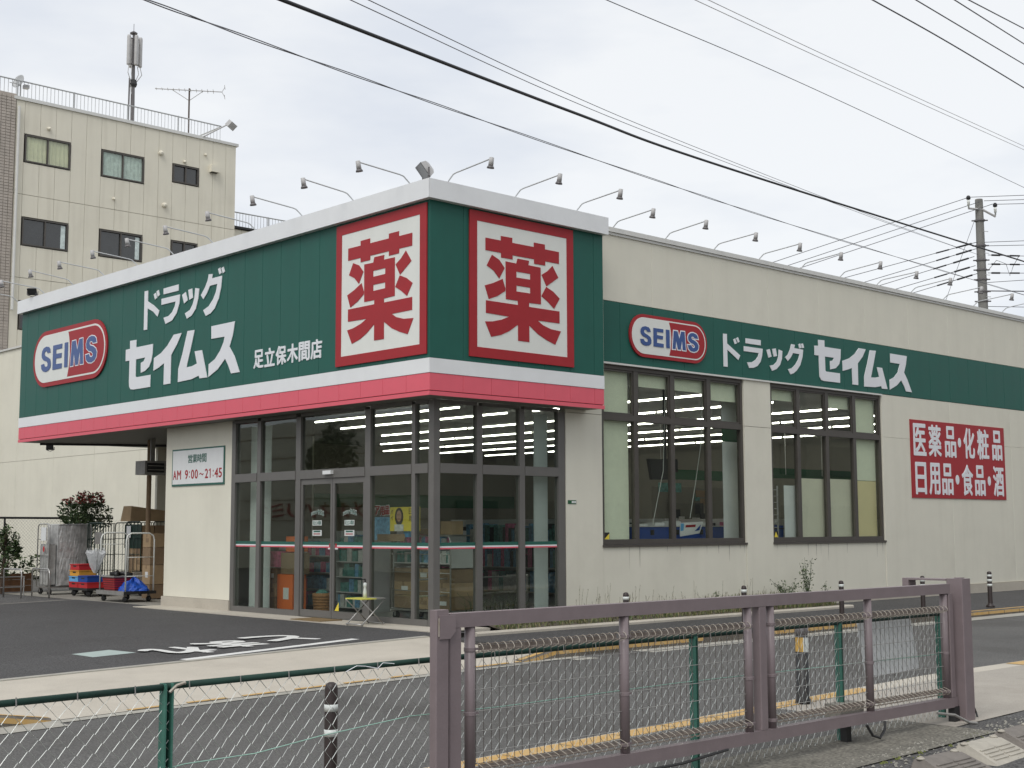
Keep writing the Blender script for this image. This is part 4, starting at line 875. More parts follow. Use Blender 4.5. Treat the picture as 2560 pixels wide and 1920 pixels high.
b = MB(); b.tube([(-4.05, YG-.03, .05), (-4.0, YG-.05, -.03), (-3.92, YG-.06, -.055), (-3.82, YG-.04, -.01), (-3.78, YG-.02, .05)], .011, 6); tag(b.build('cable', BLACK), 'black conduit loop hanging beneath the right half of the gate', 'cable')
b = MB(); b.use(DARKIN).box(-4.09, -4.03, YG+.12, YG+.18, -.12, .10); b.use(CONCD).box(-4.20, -3.88, YG+.10, YG+.24, .10, .20); tag(b.build('gate_motor_box'), 'grey box on a short dark leg behind the bottom rail', 'box')

# ramp blocks in the right corner
def ramp(label, x0, y0, L, Wd, H, m, rz):
    o = E('ramp_block', label, 'ramp block', (x0, y0, zn(x0)-.02), 'plastic step ramp blocks on the near ground', rz)
    o2 = WL[o.name]; WL[o.name] = Vector((0, 0, 0))
    b = MB(); a = .06
    b.add([(0, 0, 0), (L, 0, 0), (L, Wd, 0), (0, Wd, 0), (a*.4, .02, .02), (L-a*.4, .02, .02), (L-a, Wd-.10, H), (a, Wd-.10, H), (L-a, Wd-.015, H), (a, Wd-.015, H), (0, Wd, .03), (L, Wd, .03)],
        [(0, 1, 5, 4), (4, 5, 6, 7), (7, 6, 8, 9), (9, 8, 11, 10), (10, 11, 2, 3), (0, 4, 7, 9, 10, 3), (1, 2, 11, 8, 6, 5)]); b.build('body', m, o)
    for k in range(4):
        for (u0, u1) in ((.13, .46), (.50, .87)):
            t0 = .18+.155*k; b = MB(); f = lambda t: (.02+(Wd-.12)*t, .02+(H-.02)*t)
            (ya, za), (yb, zb_) = f(t0), f(t0+.055)
            b.add([(L*u0, ya, za-.001), (L*u1, ya, za-.001), (L*u1, yb, zb_+.002), (L*u0, yb, zb_+.002), (L*u0, ya, za+.009), (L*u1, ya, za+.009), (L*u1, yb, zb_+.009), (L*u0, yb, zb_+.009)], [(4, 5, 6, 7), (0, 1, 5, 4), (1, 2, 6, 5), (2, 3, 7, 6), (3, 0, 4, 7)]); b.build('tread_rib', m, o)
    for u in (.12, .86):
        b = MB(); b.lathe([(.028, 0), (.03, .006), (.02, .014)], (L*u, Wd-.055, H), n=10); b.build('stud', STOPC, o, True)
        b = MB(); b.lathe([(.014, .0142), (.014, .018)], (L*u+.008, Wd-.055, H), n=8); b.build('reflector', RUST, o)
    WL[o.name] = o2
    return o
ramp('low dark grey ribbed ramp block, nearest the frame bottom', -4.86, -11.33, .62, .34, .115, STOPG, R(1))
ramp('pale tan ribbed ramp block right of the dark one', -4.21, -11.30, .64, .34, .125, STOPC, R(3))
ramp('ribbed ramp block cut by the right edge of the photo', -3.50, -11.22, .62, .34, .12, STOPG, R(5))
b = MB(); b.box(-4.15, -3.95, -11.02+.0, -10.93, -.1, -.055); tag(b.build('paper_scrap', PAPER), 'crumpled white scrap lying behind the pale ramp block', 'paper')

# ------------------------------------------------------------------ folding table, spray bottle, mat
T = E('folding_table', 'small folding table with yellow-green top outside the sliding doors', 'table', (.17, 1.65, .012))
b = MB(); b.use(YTOP).box(-.16, .12, 1.46, 1.92, .418, .436); b.use(STEELD).box(.12, .30, 1.46, 1.92, .418, .436); b.build('tabletop', parent=T)
for y in (1.49, 1.89):
    for s_ in (0, 1):
        b = MB(); a, c = ((-.16, .30) if s_ == 0 else (.30, -.16)); yy = y+(.012 if s_ else -.012)
        b.tube([(a, yy, .014), (c, yy, .416)], .010, 6); b.build('leg', STEEL, T, True)
for x in (-.16, .30):
    b = MB(); b.tube([(x, 1.49, .03), (x, 1.89, .03)], .009, 6); b.build('crossbar', STEEL, T, True)
o = E('spray_bottle', 'white and lilac sanitiser bottle standing on the folding table', 'bottle', (.04, 1.66, .436)); L0 = Vector((.04, 1.66, .436))
b = MB(); b.lathe([(.030, 0), (.031, .09), (.026, .13), (.02, .17), (.030, .19), (.030, .23), (.012, .245)], L0, n=12); b.build('bottle', REFL, o, True)
b = MB(); b.lathe([(.012, .245), (.012, .30)], L0, n=8); b.tube([L0+Vector((0, 0, .30)), L0+Vector((-.05, 0, .295))], .008, 6); b.build('pump', BLACK, o)
b = MB(); b.box(-.10, .36, 2.72, 3.58, .012, .026); tag(b.build('door_mat', MATM), 'brown doormat in front of the sliding doors', 'mat')

# ------------------------------------------------------------------ goods just inside the glass
def carton(label, x0, x1, y0, y1, z0, z1, m, grp=None, name='cardboard_box', tape=True, decal=None):
    o = E(name, label, 'box', ((x0+x1)/2, (y0+y1)/2, z0), grp)
    b = MB(); b.box(x0, x1, y0, y1, z0, z1); b.build('carton', m, o)
    if tape:
        b = MB(); b.box(x0-.002, x1+.002, (y0+y1)/2-.025, (y0+y1)/2+.025, z1, z1+.002); b.box(x0-.002, x0, (y0+y1)/2-.025, (y0+y1)/2+.025, z1-.08, z1); b.build('tape', CARDD, o)
    if decal:
        b = MB(); b.box(x0-.003, x0-.001, y0+.25*(y1-y0), y0+.6*(y1-y0), z0+.35*(z1-z0), z0+.65*(z1-z0)); b.build('print', decal, o)
    return o
carton('tall bright orange carton standing inside the second pane', 1.0, 1.3, 5.17, 5.68, .0, .70, ORANGE, decal=PAPER, tape=False)
carton('orange carton with white lettering on top of the brown cartons', 1.10, 1.35, 5.2, 5.56, 1.12, 1.40, ORANGE, tape=False)
carton('brown open carton leaning above the orange carton', 1.02, 1.32, 5.1, 5.6, .71, 1.10, CARDD, tape=False)
for i in range(2):
    for k in range(3): carton('%s carton of the %s stack beside the tall orange carton' % (['bottom', 'middle', 'top'][k], ['right', 'left'][i]), .98, 1.3, 5.70+i*.29, 5.98+i*.29, k*.27, k*.27+.262, CARD if (i+k) % 2 else CARDD, 'brown cartons stacked inside the second pane', decal=PAPER if k == 2 else CARDD)
carton('pink and white multipack on top of the brown carton stacks', 1.0, 1.35, 5.66, 6.22, .83, 1.12, PRODR, tape=False)
carton('pale multipack behind the pink one', 1.3, 1.6, 5.6, 6.1, 1.14, 1.28, PRODW, tape=False)
b = MB(); b.box(.80, .812, 5.64, 6.34, .05, 3.5); tag(b.build('blank_panel', BLINDW), 'tall grey-green panel inside the leftmost entrance pane', 'panel')
b = MB(); b.box(2.90, 3.22, .70, .72, .05, 3.5); tag(b.build('blank_panel', BLINDW), 'tall pale blue-grey panel inside the last pane by the wall', 'panel')
def shelf(label, x0, x1, y0, y1, z0, z1, n, prods, seed, axis='y'):
    rd = random.Random(seed); o = E('display_shelf', label, 'shelf', ((x0+x1)/2, (y0+y1)/2, 0)); 
    b = MB(); b.box(x1-.02, x1, y0, y1, z0, z1); b.box(x0, x1, y0-.015, y0, z0, z1); b.box(x0, x1, y1, y1+.015, z0, z1); b.build('frame', SHELF, o)
    for k in range(n):
        z = z0+.08+(z1-z0-.08)*k/n; h = (z1-z0-.08)/n
        b = MB(); b.box(x0, x1-.02, y0, y1, z-.02, z); b.build('shelf_board', SHELF, o)
        y = y0+.01
        while y < y1-.06:
            w_ = rd.uniform(.07, .17); hh = h*rd.uniform(.5, .86); e = min(y+w_, y1-.01)
            b = MB(); b.box(x0+.02+rd.uniform(0, .04), x1-.05, y, e-.006, z+.001, z+hh); b.build('product', rd.choice(prods), o); y = e
    return o
shelf('white display shelf of blue and pink packs behind the left sliding door', 1.9, 2.4, 5.25, 6.35, 0, 1.35, 4, [PRODB, PRODR, PRODW, PRODB], 2)
shelf('dark teal product shelf behind the right sliding door', 2.0, 2.5, 4.2, 5.2, 0, 1.5, 5, [PRODG, PRODB, PRODG, PRODW], 3)
shelf('display shelf of small packs behind the cage trolley', 2.6, 3.0, 2.6, 4.1, 0, 1.5, 5, [PRODG, PRODB, PRODR, PRODW], 5)
for i in range(7):
    x = 8.5+i*2.2
    shelf(['first', 'second', 'third', 'fourth', 'fifth', 'sixth', 'seventh'][i]+' long dark store shelf from the entrance, deep inside the shop', x, x+.5, 4.5, 9.5, 0, 1.75, 3, [PRODG, PRODB, PRODR, PRODW, DARKIN], 10+i)
# cage trolley
def cage(label, x0, x1, y0, y1, H, m, z0=.0, bars=6, cat='trolley', mesh=True):
    o = E('cage_trolley', label, cat, ((x0+x1)/2, (y0+y1)/2, z0)); zb = z0+.19; r = .014
    b = MB(); b.box(x0, x1, y0, y1, zb-.03, zb); b.build('deck', m, o)
    for x in (x0, x1):
        b = MB(); b.tube([(x, y0, zb), (x, y0, H-.10), (x, y0+.03, H-.03), (x, y0+.10, H), (x, y1-.10, H), (x, y1-.03, H-.03), (x, y1, H-.10), (x, y1, zb)], r, 7)
        for k in range(1, 4): b.tube([(x, y0, zb+(H-zb)*k/4), (x, y1, zb+(H-zb)*k/4)], r*.6, 5)
        if mesh:
            for k in range(1, 4): b.tube([(x, y0+(y1-y0)*k/4, zb), (x, y0+(y1-y0)*k/4, H)], r*.45, 5)
        b.build('side_frame', m, o, True)
    if bars:
        b = MB()
        for k in range(bars): x = x0+(x1-x0)*(k+.5)/bars; b.tube([(x, y1, zb), (x, y1, H-.02)], r*.8, 5)
        for k in range(0, 5): b.tube([(x0, y1, zb+(H-zb)*k/4.05), (x1, y1, zb+(H-zb)*k/4.05)], r*.7, 5)
        b.build('back_frame', m, o, True)
    for x in (x0+.07, x1-.07):
        for y in (y0+.08, y1-.08):
            b = MB(); b.lathe([(.02, -.02), (.068, -.018), (.07, 0), (.068, .018), (.02, .02)], (x, y, z0+.072), (1, .3, 0), 14); w_ = b.build('castor', BLACK, o, True)
            b = MB(); b.box(x-.03, x+.03, y-.03, y+.03, z0+.135, zb-.032); b.box(x-.032, x-.026, y-.02, y+.02, z0+.06, z0+.135); b.box(x+.026, x+.032, y-.02, y+.02, z0+.06, z0+.135); b.build('fork', m, w_)
    return o
cage('galvanised cage trolley of cartons inside the glass beside the corner post', 1.28, 1.95, 1.0, 2.6, 1.42, STEEL, bars=5, mesh=False)
rd = random.Random(4)
for k in range(3):
    for j in range(3): carton('%s carton in the %s row of the indoor cage trolley' % (['right', 'middle', 'left'][j], ['bottom', 'middle', 'top'][k]), 1.33, 1.9, 1.04+j*.51, 1.53+j*.51, .2+k*.225, .2+k*.225+.22, CARD if (j+k) % 2 else CARDD, 'cartons in the indoor cage trolley', decal=PAPER if (j+k) % 3 == 0 else CARDD)
shelf('low rack of teal packs above the cartons in the cage trolley', 1.33, 1.9, 1.04, 2.56, .89, 1.2, 1, [PRODG, PRODB, PRODW], 9)
carton('small carton standing on top of the indoor cage trolley', 1.3, 1.55, 1.0, 1.28, 1.44, 1.66, CARD, tape=False)
carton('flat carton on top of the indoor cage trolley', 1.3, 1.75, 1.35, 1.95, 1.44, 1.54, CARDD, tape=False)
o = E('wicker_basket', 'round wicker basket with green goods behind the left sliding door', 'basket', (.98, 4.2, 0)); L0 = Vector((.98, 4.2, 0))
b = MB(); b.lathe([(.14, 0), (.15, .1), (.165, .3), (.175, .40), (.16, .40), (.15, .32)], L0, n=18); b.build('basket', WICK, o, True)
for k in range(7):
    b = MB(); b.lathe([(.146+.0045*k, .035+.05*k), (.153+.0045*k, .045+.05*k), (.147+.0045*k, .06+.05*k)], L0, n=18); b.build('weave_band', WICK, o, True)
b = MB(); b.lathe([(.12, .36), (.11, .42), (.05, .46)], L0, n=10); b.build('goods', PRODG, o)
# steel rail inside the right panes
b = MB()
for a, c in (((.75, 2.0), (2.6, 2.0)), ((1.75, 1.25), (3.15, 1.25))):
    for z in (.72, .45): b.tube([(a[0], a[1] if 0 else 1.15, z), (c[0], 1.15, z)], .016, 7)
for x in (1.7, 3.15): b.tube([(x, 1.15, 0), (x, 1.15, .74)], .022, 8)
tag(b.build('guard_rail', STEEL), 'two-bar steel guard rail inside the right glazing panes', 'rail')
# posters
o = E('poster', 'yellow poster with a long-haired person hung inside the glass beside the doors', 'poster', (.9, 1.73, 1.52))
b = MB(); b.box(.90, .905, 1.33, 2.13, 1.50, 1.90); b.build('sheet', YELPOST, o)
b = MB()
def disc(mb, cy, cz, ry, rz_, x, n=16): mb.add([(x, cy+ry*math.cos(2*math.pi*k/n), cz+rz_*math.sin(2*math.pi*k/n)) for k in range(n)], [tuple(range(n-1, -1, -1))])
b.use(HAIR); disc(b, 1.88, 1.74, .115, .15, .897); b.use(SKIN); disc(b, 1.88, 1.75, .068, .095, .894); b.use(PRODW).box(.893, .896, 1.76, 2.0, 1.50, 1.61); b.use(HAIR).box(.892, .8935, 1.84, 1.92, 1.70, 1.705)
for yy_ in (1.855, 1.905): b.box(.8915, .8935, yy_-.012, yy_+.012, 1.765, 1.775)
for j, ch in enumerate('バイ'): put(b, fit(text_mesh(ch, .02), -2.11, -2.04, 1.78-.1*j, 1.86-.1*j, .001), FACE['L'](.8975), 0)
for j, ch in enumerate('日用'): put(b, fit(text_mesh(ch, .0), -1.62+.0, -1.52, 1.78-.12*j, 1.87-.12*j, .001), FACE['L'](.8975), 0)
b.build('print', parent=o)
o = E('banner', 'red outlined care goods lettering on a dark blue poster left of the yellow poster', 'banner', (.92, 2.45, 1.35))
b = MB()
for j, ch in enumerate('ケア用品'):
    a_ = -2.68+j*.135; b.use(PAPER); bold(b, ch, a_-.012, a_+.137, 1.752+(.012 if j % 2 else 0), 1.93+(.012 if j % 2 else 0), .002, FACE['L'](.905), -.004, .012); b.use(RED); bold(b, ch, a_, a_+.125, 1.765+(.012 if j % 2 else 0), 1.918+(.012 if j % 2 else 0), .004, FACE['L'](.905), .003, .005)
b.use(PRODB).box(.92, .925, 2.15, 2.66, 1.35, 1.74); b.use(CARDD).box(.915, .919, 1.75, 2.5, 1.33, 1.45); b.build('lettering', parent=o)
b = MB(); b.box(.95, 1.02, 1.70, 1.82, 1.40, 1.66); tag(b.build('blue_carton', CRATEB), 'slim blue carton standing behind the yellow poster', 'box')
b = MB(); b.use(PAPER).box(.490, .499, 2.12, 2.19, 1.53, 1.72); tag(b.build('notice_sheet'), 'small white notice on the pane right of the sliding doors', 'notice')
b = MB(); b.use(BLACK).box(.502, .507, 3.09, 3.14, .15, .32); b.use(YELPOST).add([(.500, 3.14, .15), (.500, 3.02, .15), (.500, 3.02, .30)], [(0, 1, 2)]); tag(b.build('security_sticker'), 'yellow and dark blue triangular sticker low on the right sliding door', 'sticker')
# inside the street windows
o = E('register_counter', 'blue counter front with white papers behind the first street window', 'counter', (7.8, 1.7, 0))
b = MB(); b.box(6.4, 9.15, 1.5, 2.1, 0, 1.555); b.build('front', CRATEN, o); b = MB(); b.box(6.38, 9.17, 1.48, 2.12, 1.558, 1.575); b.build('top', SHELF, o)
for k in range(3):
    b = MB(); b.box(6.8+k*.75, 6.88+k*.75, 1.47, 1.50, 1.40, 1.50); b.build('latch', BLACK, o)
for k in range(5):
    x = 6.5+k*.5; b = MB(); b.box(x, x+.28, 1.55, 1.8, 1.578, 1.61+.03*(k % 3)); tag(b.build('paper_stack', PAPER), ['first', 'second', 'third', 'fourth', 'fifth'][k]+' low white paper stack from the left on the blue counter', 'papers')
o = E('blue_case', 'blue case behind the lower left corner of the second street window', 'case', (10.9, 1.7, 0)); b = MB(); b.box(10.6, 11.15, 1.5, 2.0, 0, 1.58); b.build('body', CRATEN, o); b = MB(); b.box(10.6, 11.15, 1.49, 1.499, 1.50, 1.52); b.build('strap', BLACK, o)
o = E('rack', 'white wire rack behind the left pane of the second street window', 'rack', (10.0, .9, 0))
b = MB()
for k in range(8): b.box(9.75, 10.15, .9, .93, 1.4+.13*k, 1.412+.13*k)
for x in (9.75, 9.95, 10.14): b.box(x, x+.015, .9, .93, .0, 2.4)
b.build('frame', SHELF, o)
o = E('notice_sign', 'tilted leaflet with blue edge and red print behind the first street window', 'notice', (7.2, .8, 1.4))
b = MB(); b.use(PAPER).add([(6.85, .80, 1.37), (7.44, .80, 1.43), (7.54, .78, 1.66), (6.83, .78, 1.63)], [(0, 1, 2, 3)]); b.use(CRATEB).quad((6.86, .795, 1.45), (6.95, .795, 1.455), (6.95, .775, 1.62), (6.85, .775, 1.62)); b.use(RED).quad((7.0, .79, 1.53), (7.3, .79, 1.54), (7.3, .775, 1.60), (7.0, .775, 1.59)); b.use(CRATEN).add([(7.28, .79, 1.47), (7.43, .79, 1.49), (7.46, .776, 1.60)], [(0, 1, 2)]); b.build('sheet', parent=o)
o = E('hanging_screen', 'black screen hung from the ceiling on a pole behind the first street window', 'screen', (8.3, 2.5, 2.5))
b = MB(); b.add([(7.92, 2.5, 2.96), (8.60, 2.5, 2.97), (8.60, 2.5, 2.54), (8.02, 2.5, 2.53), (7.92, 2.57, 2.96), (8.60, 2.57, 2.97), (8.60, 2.57, 2.54), (8.02, 2.57, 2.53)], [(3, 2, 1, 0), (4, 5, 6, 7), (0, 1, 5, 4), (1, 2, 6, 5), (2, 3, 7, 6), (3, 0, 4, 7)]); b.build('panel', DARKIN, o); b = MB(); b.tube([(8.55, 2.6, 2.95), (8.55, 2.6, 4.7)], .035, 8); b.build('pole', DARKIN, o)
o = E('hanging_screen', 'second smaller black screen beside the pole-hung screen', 'screen', (8.85, 2.8, 2.7)); b = MB(); b.box(8.75, 9.2, 2.8, 2.86, 2.72, 3.0); b.build('panel', DARKIN, o); b = MB(); b.tube([(9.0, 2.87, 2.98), (9.0, 2.87, 4.7)], .02, 6); b.build('pole', DARKIN, o)
o = E('green_valance', 'dark green sign band above the shelves deep behind the street windows', 'sign', (18, 8, 2.8))
b = MB(); b.box(14.6, 18.6, 8.0, 8.05, 2.85, 3.12); b.build('band', INGREEN, o); b = MB(); b.box(18.8, 25, 8.2, 8.25, 3.0, 3.3); b.build('band', INGREEN, o)
for k in range(6): b = MB(); b.tube([(14.8+k*1.9, 8.1, 3.1), (14.8+k*1.9, 8.1, 4.7)], .012, 4); b.build('hanger', SHELF, o)
rd = random.Random(40)
o = E('wall_posters', 'group of small dark and green posters on a partition deep inside the shop', 'poster', (15, 7, 1.8))
b = MB(); b.box(13.2, 17.5, 7.05, 7.1, 0, 2.6); b.build('partition', INWALL, o)
b = MB(); b.box(13.45, 14.35, 7.02, 7.04, 2.46, 2.70); b.build('poster', PRODG, o)
for k in range(12):
    x = 13.5+rd.random()*3; z = 1.5+rd.random()*.85; b = MB(); b.box(x, x+.2+.2*rd.random(), 7.0-.003*k, 7.004-.003*k, z, z+.15+.15*rd.random()); b.build('poster', rd.choice([DARKIN, PRODG, PRODW, CARDD, DARKIN]), o)
for (a_, q_) in (('second', [(6.62, .9, 4.6), (6.57, .9, 3.68), (6.51, .9, 2.62), (6.19, .9, 1.62)]), ('third', [(7.75, .9, 4.6), (7.65, .9, 3.16), (7.47, .9, 2.42), (7.28, .9, 1.72)])):
    b = MB(); b.tube(q_, .007, 5); tag(b.build('pale_string', REFL), 'pale cord hanging in the %s pane of the first street window' % a_, 'cord')
b = MB(); b.use(BLACK).box(4.42, 4.58, .52, .525, 1.34, 1.46); b.use(YELPOST).add([(4.44, .515, 1.34), (4.57, .515, 1.34), (4.57, .515, 1.44)], [(0, 1, 2)]); tag(b.build('security_sticker'), 'yellow and dark blue sticker in the bottom left of the first street window', 'sticker')
b = MB(); b.use(BLACK).box(9.44, 9.6, .52, .525, 1.34, 1.46); b.use(YELPOST).add([(9.46, .515, 1.34), (9.59, .515, 1.34), (9.52, .515, 1.45)], [(0, 1, 2)]); tag(b.build('security_sticker'), 'yellow sticker in the bottom left of the second street window', 'sticker')

# ------------------------------------------------------------------ loading bay: trolleys, cartons, crates
# low front roll cart with white tube ends
o = E('roll_cart', 'flat grey roll cart with two white hoop handles in front of the loading bay', 'cart', (.80, 11.25, -.0))
b = MB(); b.box(.45, 1.2, 10.68, 11.95, .17, .235); b.build('deck', DARKIN, o)
b = MB(); b.box(.44, .449, 10.68, 11.95, .15, .24); b.build('deck_edge', STEELD, o)
for y, h in ((10.72, 1.46), (11.9, 1.47)):
    b = MB(); b.tube([(.50, y, .20), (.50, y, h-.14), (.53, y, h-.05), (.61, y, h), (1.03, y, h), (1.12, y, h-.05), (1.15, y, h-.14), (1.15, y, .20)], .017, 8)
    for z in (.55, .95) if y < 11 else (.55, 1.22): b.tube([(.50, y, z), (1.15, y, z)], .009, 6)
    b.build('hoop', OFFW, o, True)
for x in (.55, 1.1):
    for y in (10.82, 11.8):
        b = MB(); b.lathe([(.02, -.02), (.06, -.016), (.062, 0), (.06, .016), (.02, .02)], (x, y, .062), (1, .4, 0), 14); w_ = b.build('castor', BLACK, o, True)
        b = MB(); b.box(x-.025, x+.025, y-.025, y+.025, .12, .168); b.build('fork', STEELD, w_)
# bundled plastic bag
b = MB(); rd = random.Random(8); V = []; n1, n2 = 30, 12
for i in range(n2):
    t = i/(n2-1)
    for k in range(n1):
        a = 2*math.pi*k/n1; q = (.05+.33*t**.8)*(1+.16*math.sin(7*a)+.10*math.sin(13*a+t*2))*(1-.12*(t > .95)); V.append((.44+q*.42*math.cos(a), 12.02+q*math.sin(a), .60+t*.50+(.05*math.sin(5*a+1) if t > .9 else 0)+rd.uniform(-.012, .012)))
b.add(V, [(i*n1+k, i*n1+(k+1) % n1, (i+1)*n1+(k+1) % n1, (i+1)*n1+k) for i in range(n2-1) for k in range(n1)])
V2 = []
for i in range(n2):
    t = i/(n2-1)
    for k in range(n1):
        a = 2*math.pi*k/n1; q = (.03+.22*t)*(1+.2*math.sin(6*a+1)+.1*math.sin(11*a)); V2.append((.44+q*.4*math.cos(a), 12.0+q*math.sin(a), .62+t*.46+rd.uniform(-.015, .015)))
b.add(V2, [(i*n1+k, i*n1+(k+1) % n1, (i+1)*n1+(k+1) % n1, (i+1)*n1+k) for i in range(n2-1) for k in range(n1)])
tag(b.build('plastic_bag', BAGM), 'bundled clear plastic sheet hung on the left hoop of the roll cart', 'bag')
o = E('shopping_basket', 'maroon shopping basket on the flat roll cart', 'basket', (.72, 11.45, .236))
b = MB(); bx = [(.50, 11.2), (.95, 11.2), (.95, 11.68), (.50, 11.68)]; ex = .035
b.add([(x, y, .237) for x, y in bx]+[(x+(ex if x > .7 else -ex), y+(ex if y > 11.4 else -ex), .52) for x, y in bx], [(0, 1, 5, 4), (1, 2, 6, 5), (2, 3, 7, 6), (3, 0, 4, 7), (3, 2, 1, 0)]); b.build('tub', BASK, o)
for k in range(5):
    b = MB(); e = ex*(k+.7)/5.2+.004; z = .275+.048*k; b.box(.50-e-.003, .50-e, 11.2-e, 11.68+e, z, z+.012); b.box(.5-e, .95+e, 11.2-e-.003, 11.2-e, z, z+.012); b.build('rib', CRATER, o)
b = MB(); b.box(.44, 1.01, 11.14, 11.74, .52, .545); b.build('rim', STEELD, o)
b = MB(); b.tube([(.52, 11.2, .56), (.6, 11.3, .62), (.7, 11.55, .60), (.85, 11.7, .56)], .05, 8); b.tube([(.9, 11.2, .56), (.75, 11.35, .60), (.6, 11.6, .58)], .045, 8); tag(b.build('dark_cloth', BLACK, smooth=True), 'dark cloth heaped on the maroon basket', 'cloth')
b = MB(); V = []; n1, n2 = 34, 10
for i in range(n2):
    t = i/(n2-1)
    for k in range(n1):
        a = 2*math.pi*k/n1; q = (1-t**1.7)*(1+.12*math.sin(4*a)+.07*math.sin(9*a+2*t)+rd.uniform(-.05, .05)); V.append((.82+.33*q*math.cos(a), 10.98+.36*q*math.sin(a)*1.0, .237+.25*t+(.03*math.sin(3*a+4*t)+.02*math.sin(8*a-5*t))*(t > .1)))
b.add(V, [(i*n1+k, i*n1+(k+1) % n1, (i+1)*n1+(k+1) % n1, (i+1)*n1+k) for i in range(n2-1) for k in range(n1)]+[tuple(range(n1-1, -1, -1))])
tag(b.build('blue_tarp', TARP), 'folded bright blue tarp on the right end of the flat roll cart', 'tarp')
# dark green cages behind with boxes
cgA = cage('dark green cage trolley behind the plastic bag, beside the leafy shrub', 1.55, 2.25, 13.95, 14.75, 1.70, CAGEG, 0, 10)
cgB = cage('dark green cage trolley full of brown cartons nearest the pillar', 2.0, 2.7, 12.95, 13.7, 1.72, CAGEG, 0, 8)
for (x_, y0_, y1_) in ((2.02, 12.98, 13.68), (2.27, 14.0, 14.3)):
    b = MB(); b.box(x_, x_+.012, y0_, y1_, 1.10, 1.66); b.build('panel', CAGEG, cgB if y0_ < 13.5 else cgA)
b = MB(); b.box(1.90, 1.92, 13.80, 13.93, 1.30, 1.62) if 0 else b.box(1.99, 2.0-.004, 13.45, 13.66, 1.35, 1.62); tag(b.build('delivery_note', PAPER), 'white delivery note clipped high on the dark green cage', 'notice')
b = MB(); b.box(1.535, 1.545, 14.0, 14.35, 1.20, 1.48); tag(b.build('grey_card', STEELD), 'grey card hung on the dark green cage above the plastic bag', 'card')
rd = random.Random(12)
zz_ = .2
for k, h in enumerate((.40, .38, .36, .30)):
    for j in range(2):
        for i in range(2): carton('%s %s carton in the %s layer of the cage by the pillar' % (['left', 'right'][i], ['front', 'back'][j], ['bottom', 'second', 'third', 'top'][k]), 2.03+i*.33, 2.34+i*.33, 12.98+j*.35, 13.31+j*.35, zz_, zz_+h-.006, CARD if (k+j+i) % 2 else CARDD, 'cartons filling the cages in the loading bay', decal=PAPER if (k+i) % 3 == 0 else CARDD)
    zz_ += h
for k in range(4):
    for i in range(2): carton('%s carton, %s of the stack beside the pillar' % (['left', 'right'][i], ['bottom', 'second', 'third', 'top'][k]), 1.25+i*.42, 1.64+i*.42, 10.0, 10.38, .02+k*.36, .02+k*.36+.352, CARD if (k+i) % 2 else CARDD, 'cartons stacked beside the pillar', decal=CARDD)
for k, (z, h) in enumerate(((.02, .30), (.33, .42), (.76, .38), (1.15, .30))):
    carton('%s carton of the stack behind the right hoop of the roll cart' % ['bottom', 'second', 'third', 'top'][k], 1.5, 1.9, 11.55, 11.9, z, z+h, CARD if k % 2 else CARDD, 'cartons behind the roll cart', decal=PAPER if k == 1 else CARDD)
    carton('%s carton of the rear stack near the brown pipe' % ['bottom', 'second', 'third', 'top'][k], 1.95, 2.3, 11.9, 12.3, z, z+h, CARDD if k % 2 else CARD, 'cartons behind the roll cart', decal=CARDD)
b = MB(); a = Matrix.Rotation(R(-6), 3, 'Y')
o = E('long_carton', 'long tilted brown carton lying on top of the cages under the canopy', 'box', (2.3, 13.6, 1.74))
b.add([tuple(Vector((2.05, 13.15, 1.735))+Vector(q)) for q in ((0, .95, 0), (1.3, .95, -.0), (1.3, .45, 0), (0, .45, 0), (.05, .90, .36), (1.35, .90, .20), (1.35, .50, .20), (.05, .50, .36))], [(0, 3, 2, 1), (4, 5, 6, 7), (0, 1, 5, 4), (1, 2, 6, 5), (2, 3, 7, 6), (3, 0, 4, 7)]); b.build('carton', CARD, o)
b = MB()
for i in range(9): b.box(1.5+i*.05, 1.535+i*.05, 12.32, 12.36, .12, .58)
tag(b.build('wooden_slat_crate', MT['ramp_block_tan']), 'pale slatted crate low behind the roll cart', 'crate')
# coloured crates on a dolly
o = E('crate_dolly', 'dark wheeled dolly under the coloured crates beside the shrub', 'dolly', (1.25, 14.1, 0))
b = MB(); b.box(1.0, 1.45, 13.55, 14.5, .14, .20); b.build('deck', DARKIN, o)
for x in (1.08, 1.38):
    for y in (13.65, 14.4):
        b = MB(); b.lathe([(.02, -.02), (.068, -.016), (.07, 0), (.068, .016), (.02, .02)], (x, y, .072), (1, .4, 0), 14); b.build('castor', BLACK, o, True)
def crate(label, x0, x1, y0, y1, z0, z1, m):
    o = E('plastic_crate', label, 'crate', ((x0+x1)/2, (y0+y1)/2, z0), 'coloured plastic crates stacked on the dolly'); t = .02
    b = MB(); b.box(x0, x1, y0, y1, z0, z0+.01); b.box(x0, x0+t, y0, y1, z0+.01, z1-.02); b.box(x1-t, x1, y0, y1, z0+.01, z1-.02); b.box(x0+t, x1-t, y0, y0+t, z0+.01, z1-.02); b.box(x0+t, x1-t, y1-t, y1, z0+.01, z1-.02); b.build('tub', m, o)
    b = MB(); b.box(x0-.012, x1+.012, y0-.012, y1+.012, z1-.02, z1); b.build('rim', m, o)
    b = MB(); b.box(x0-.002, x0-.0005, (y0+y1)/2-.08, (y0+y1)/2+.08, z0+.07, z0+.10); b.build('grip', DARKIN, o)
crate('red plastic crate at the bottom left of the coloured stack', 1.0, 1.42, 14.05, 14.50, .20, .33, CRATER); crate('red plastic crate at the bottom right of the coloured stack', 1.0, 1.42, 13.56, 14.02, .20, .33, CRATER)
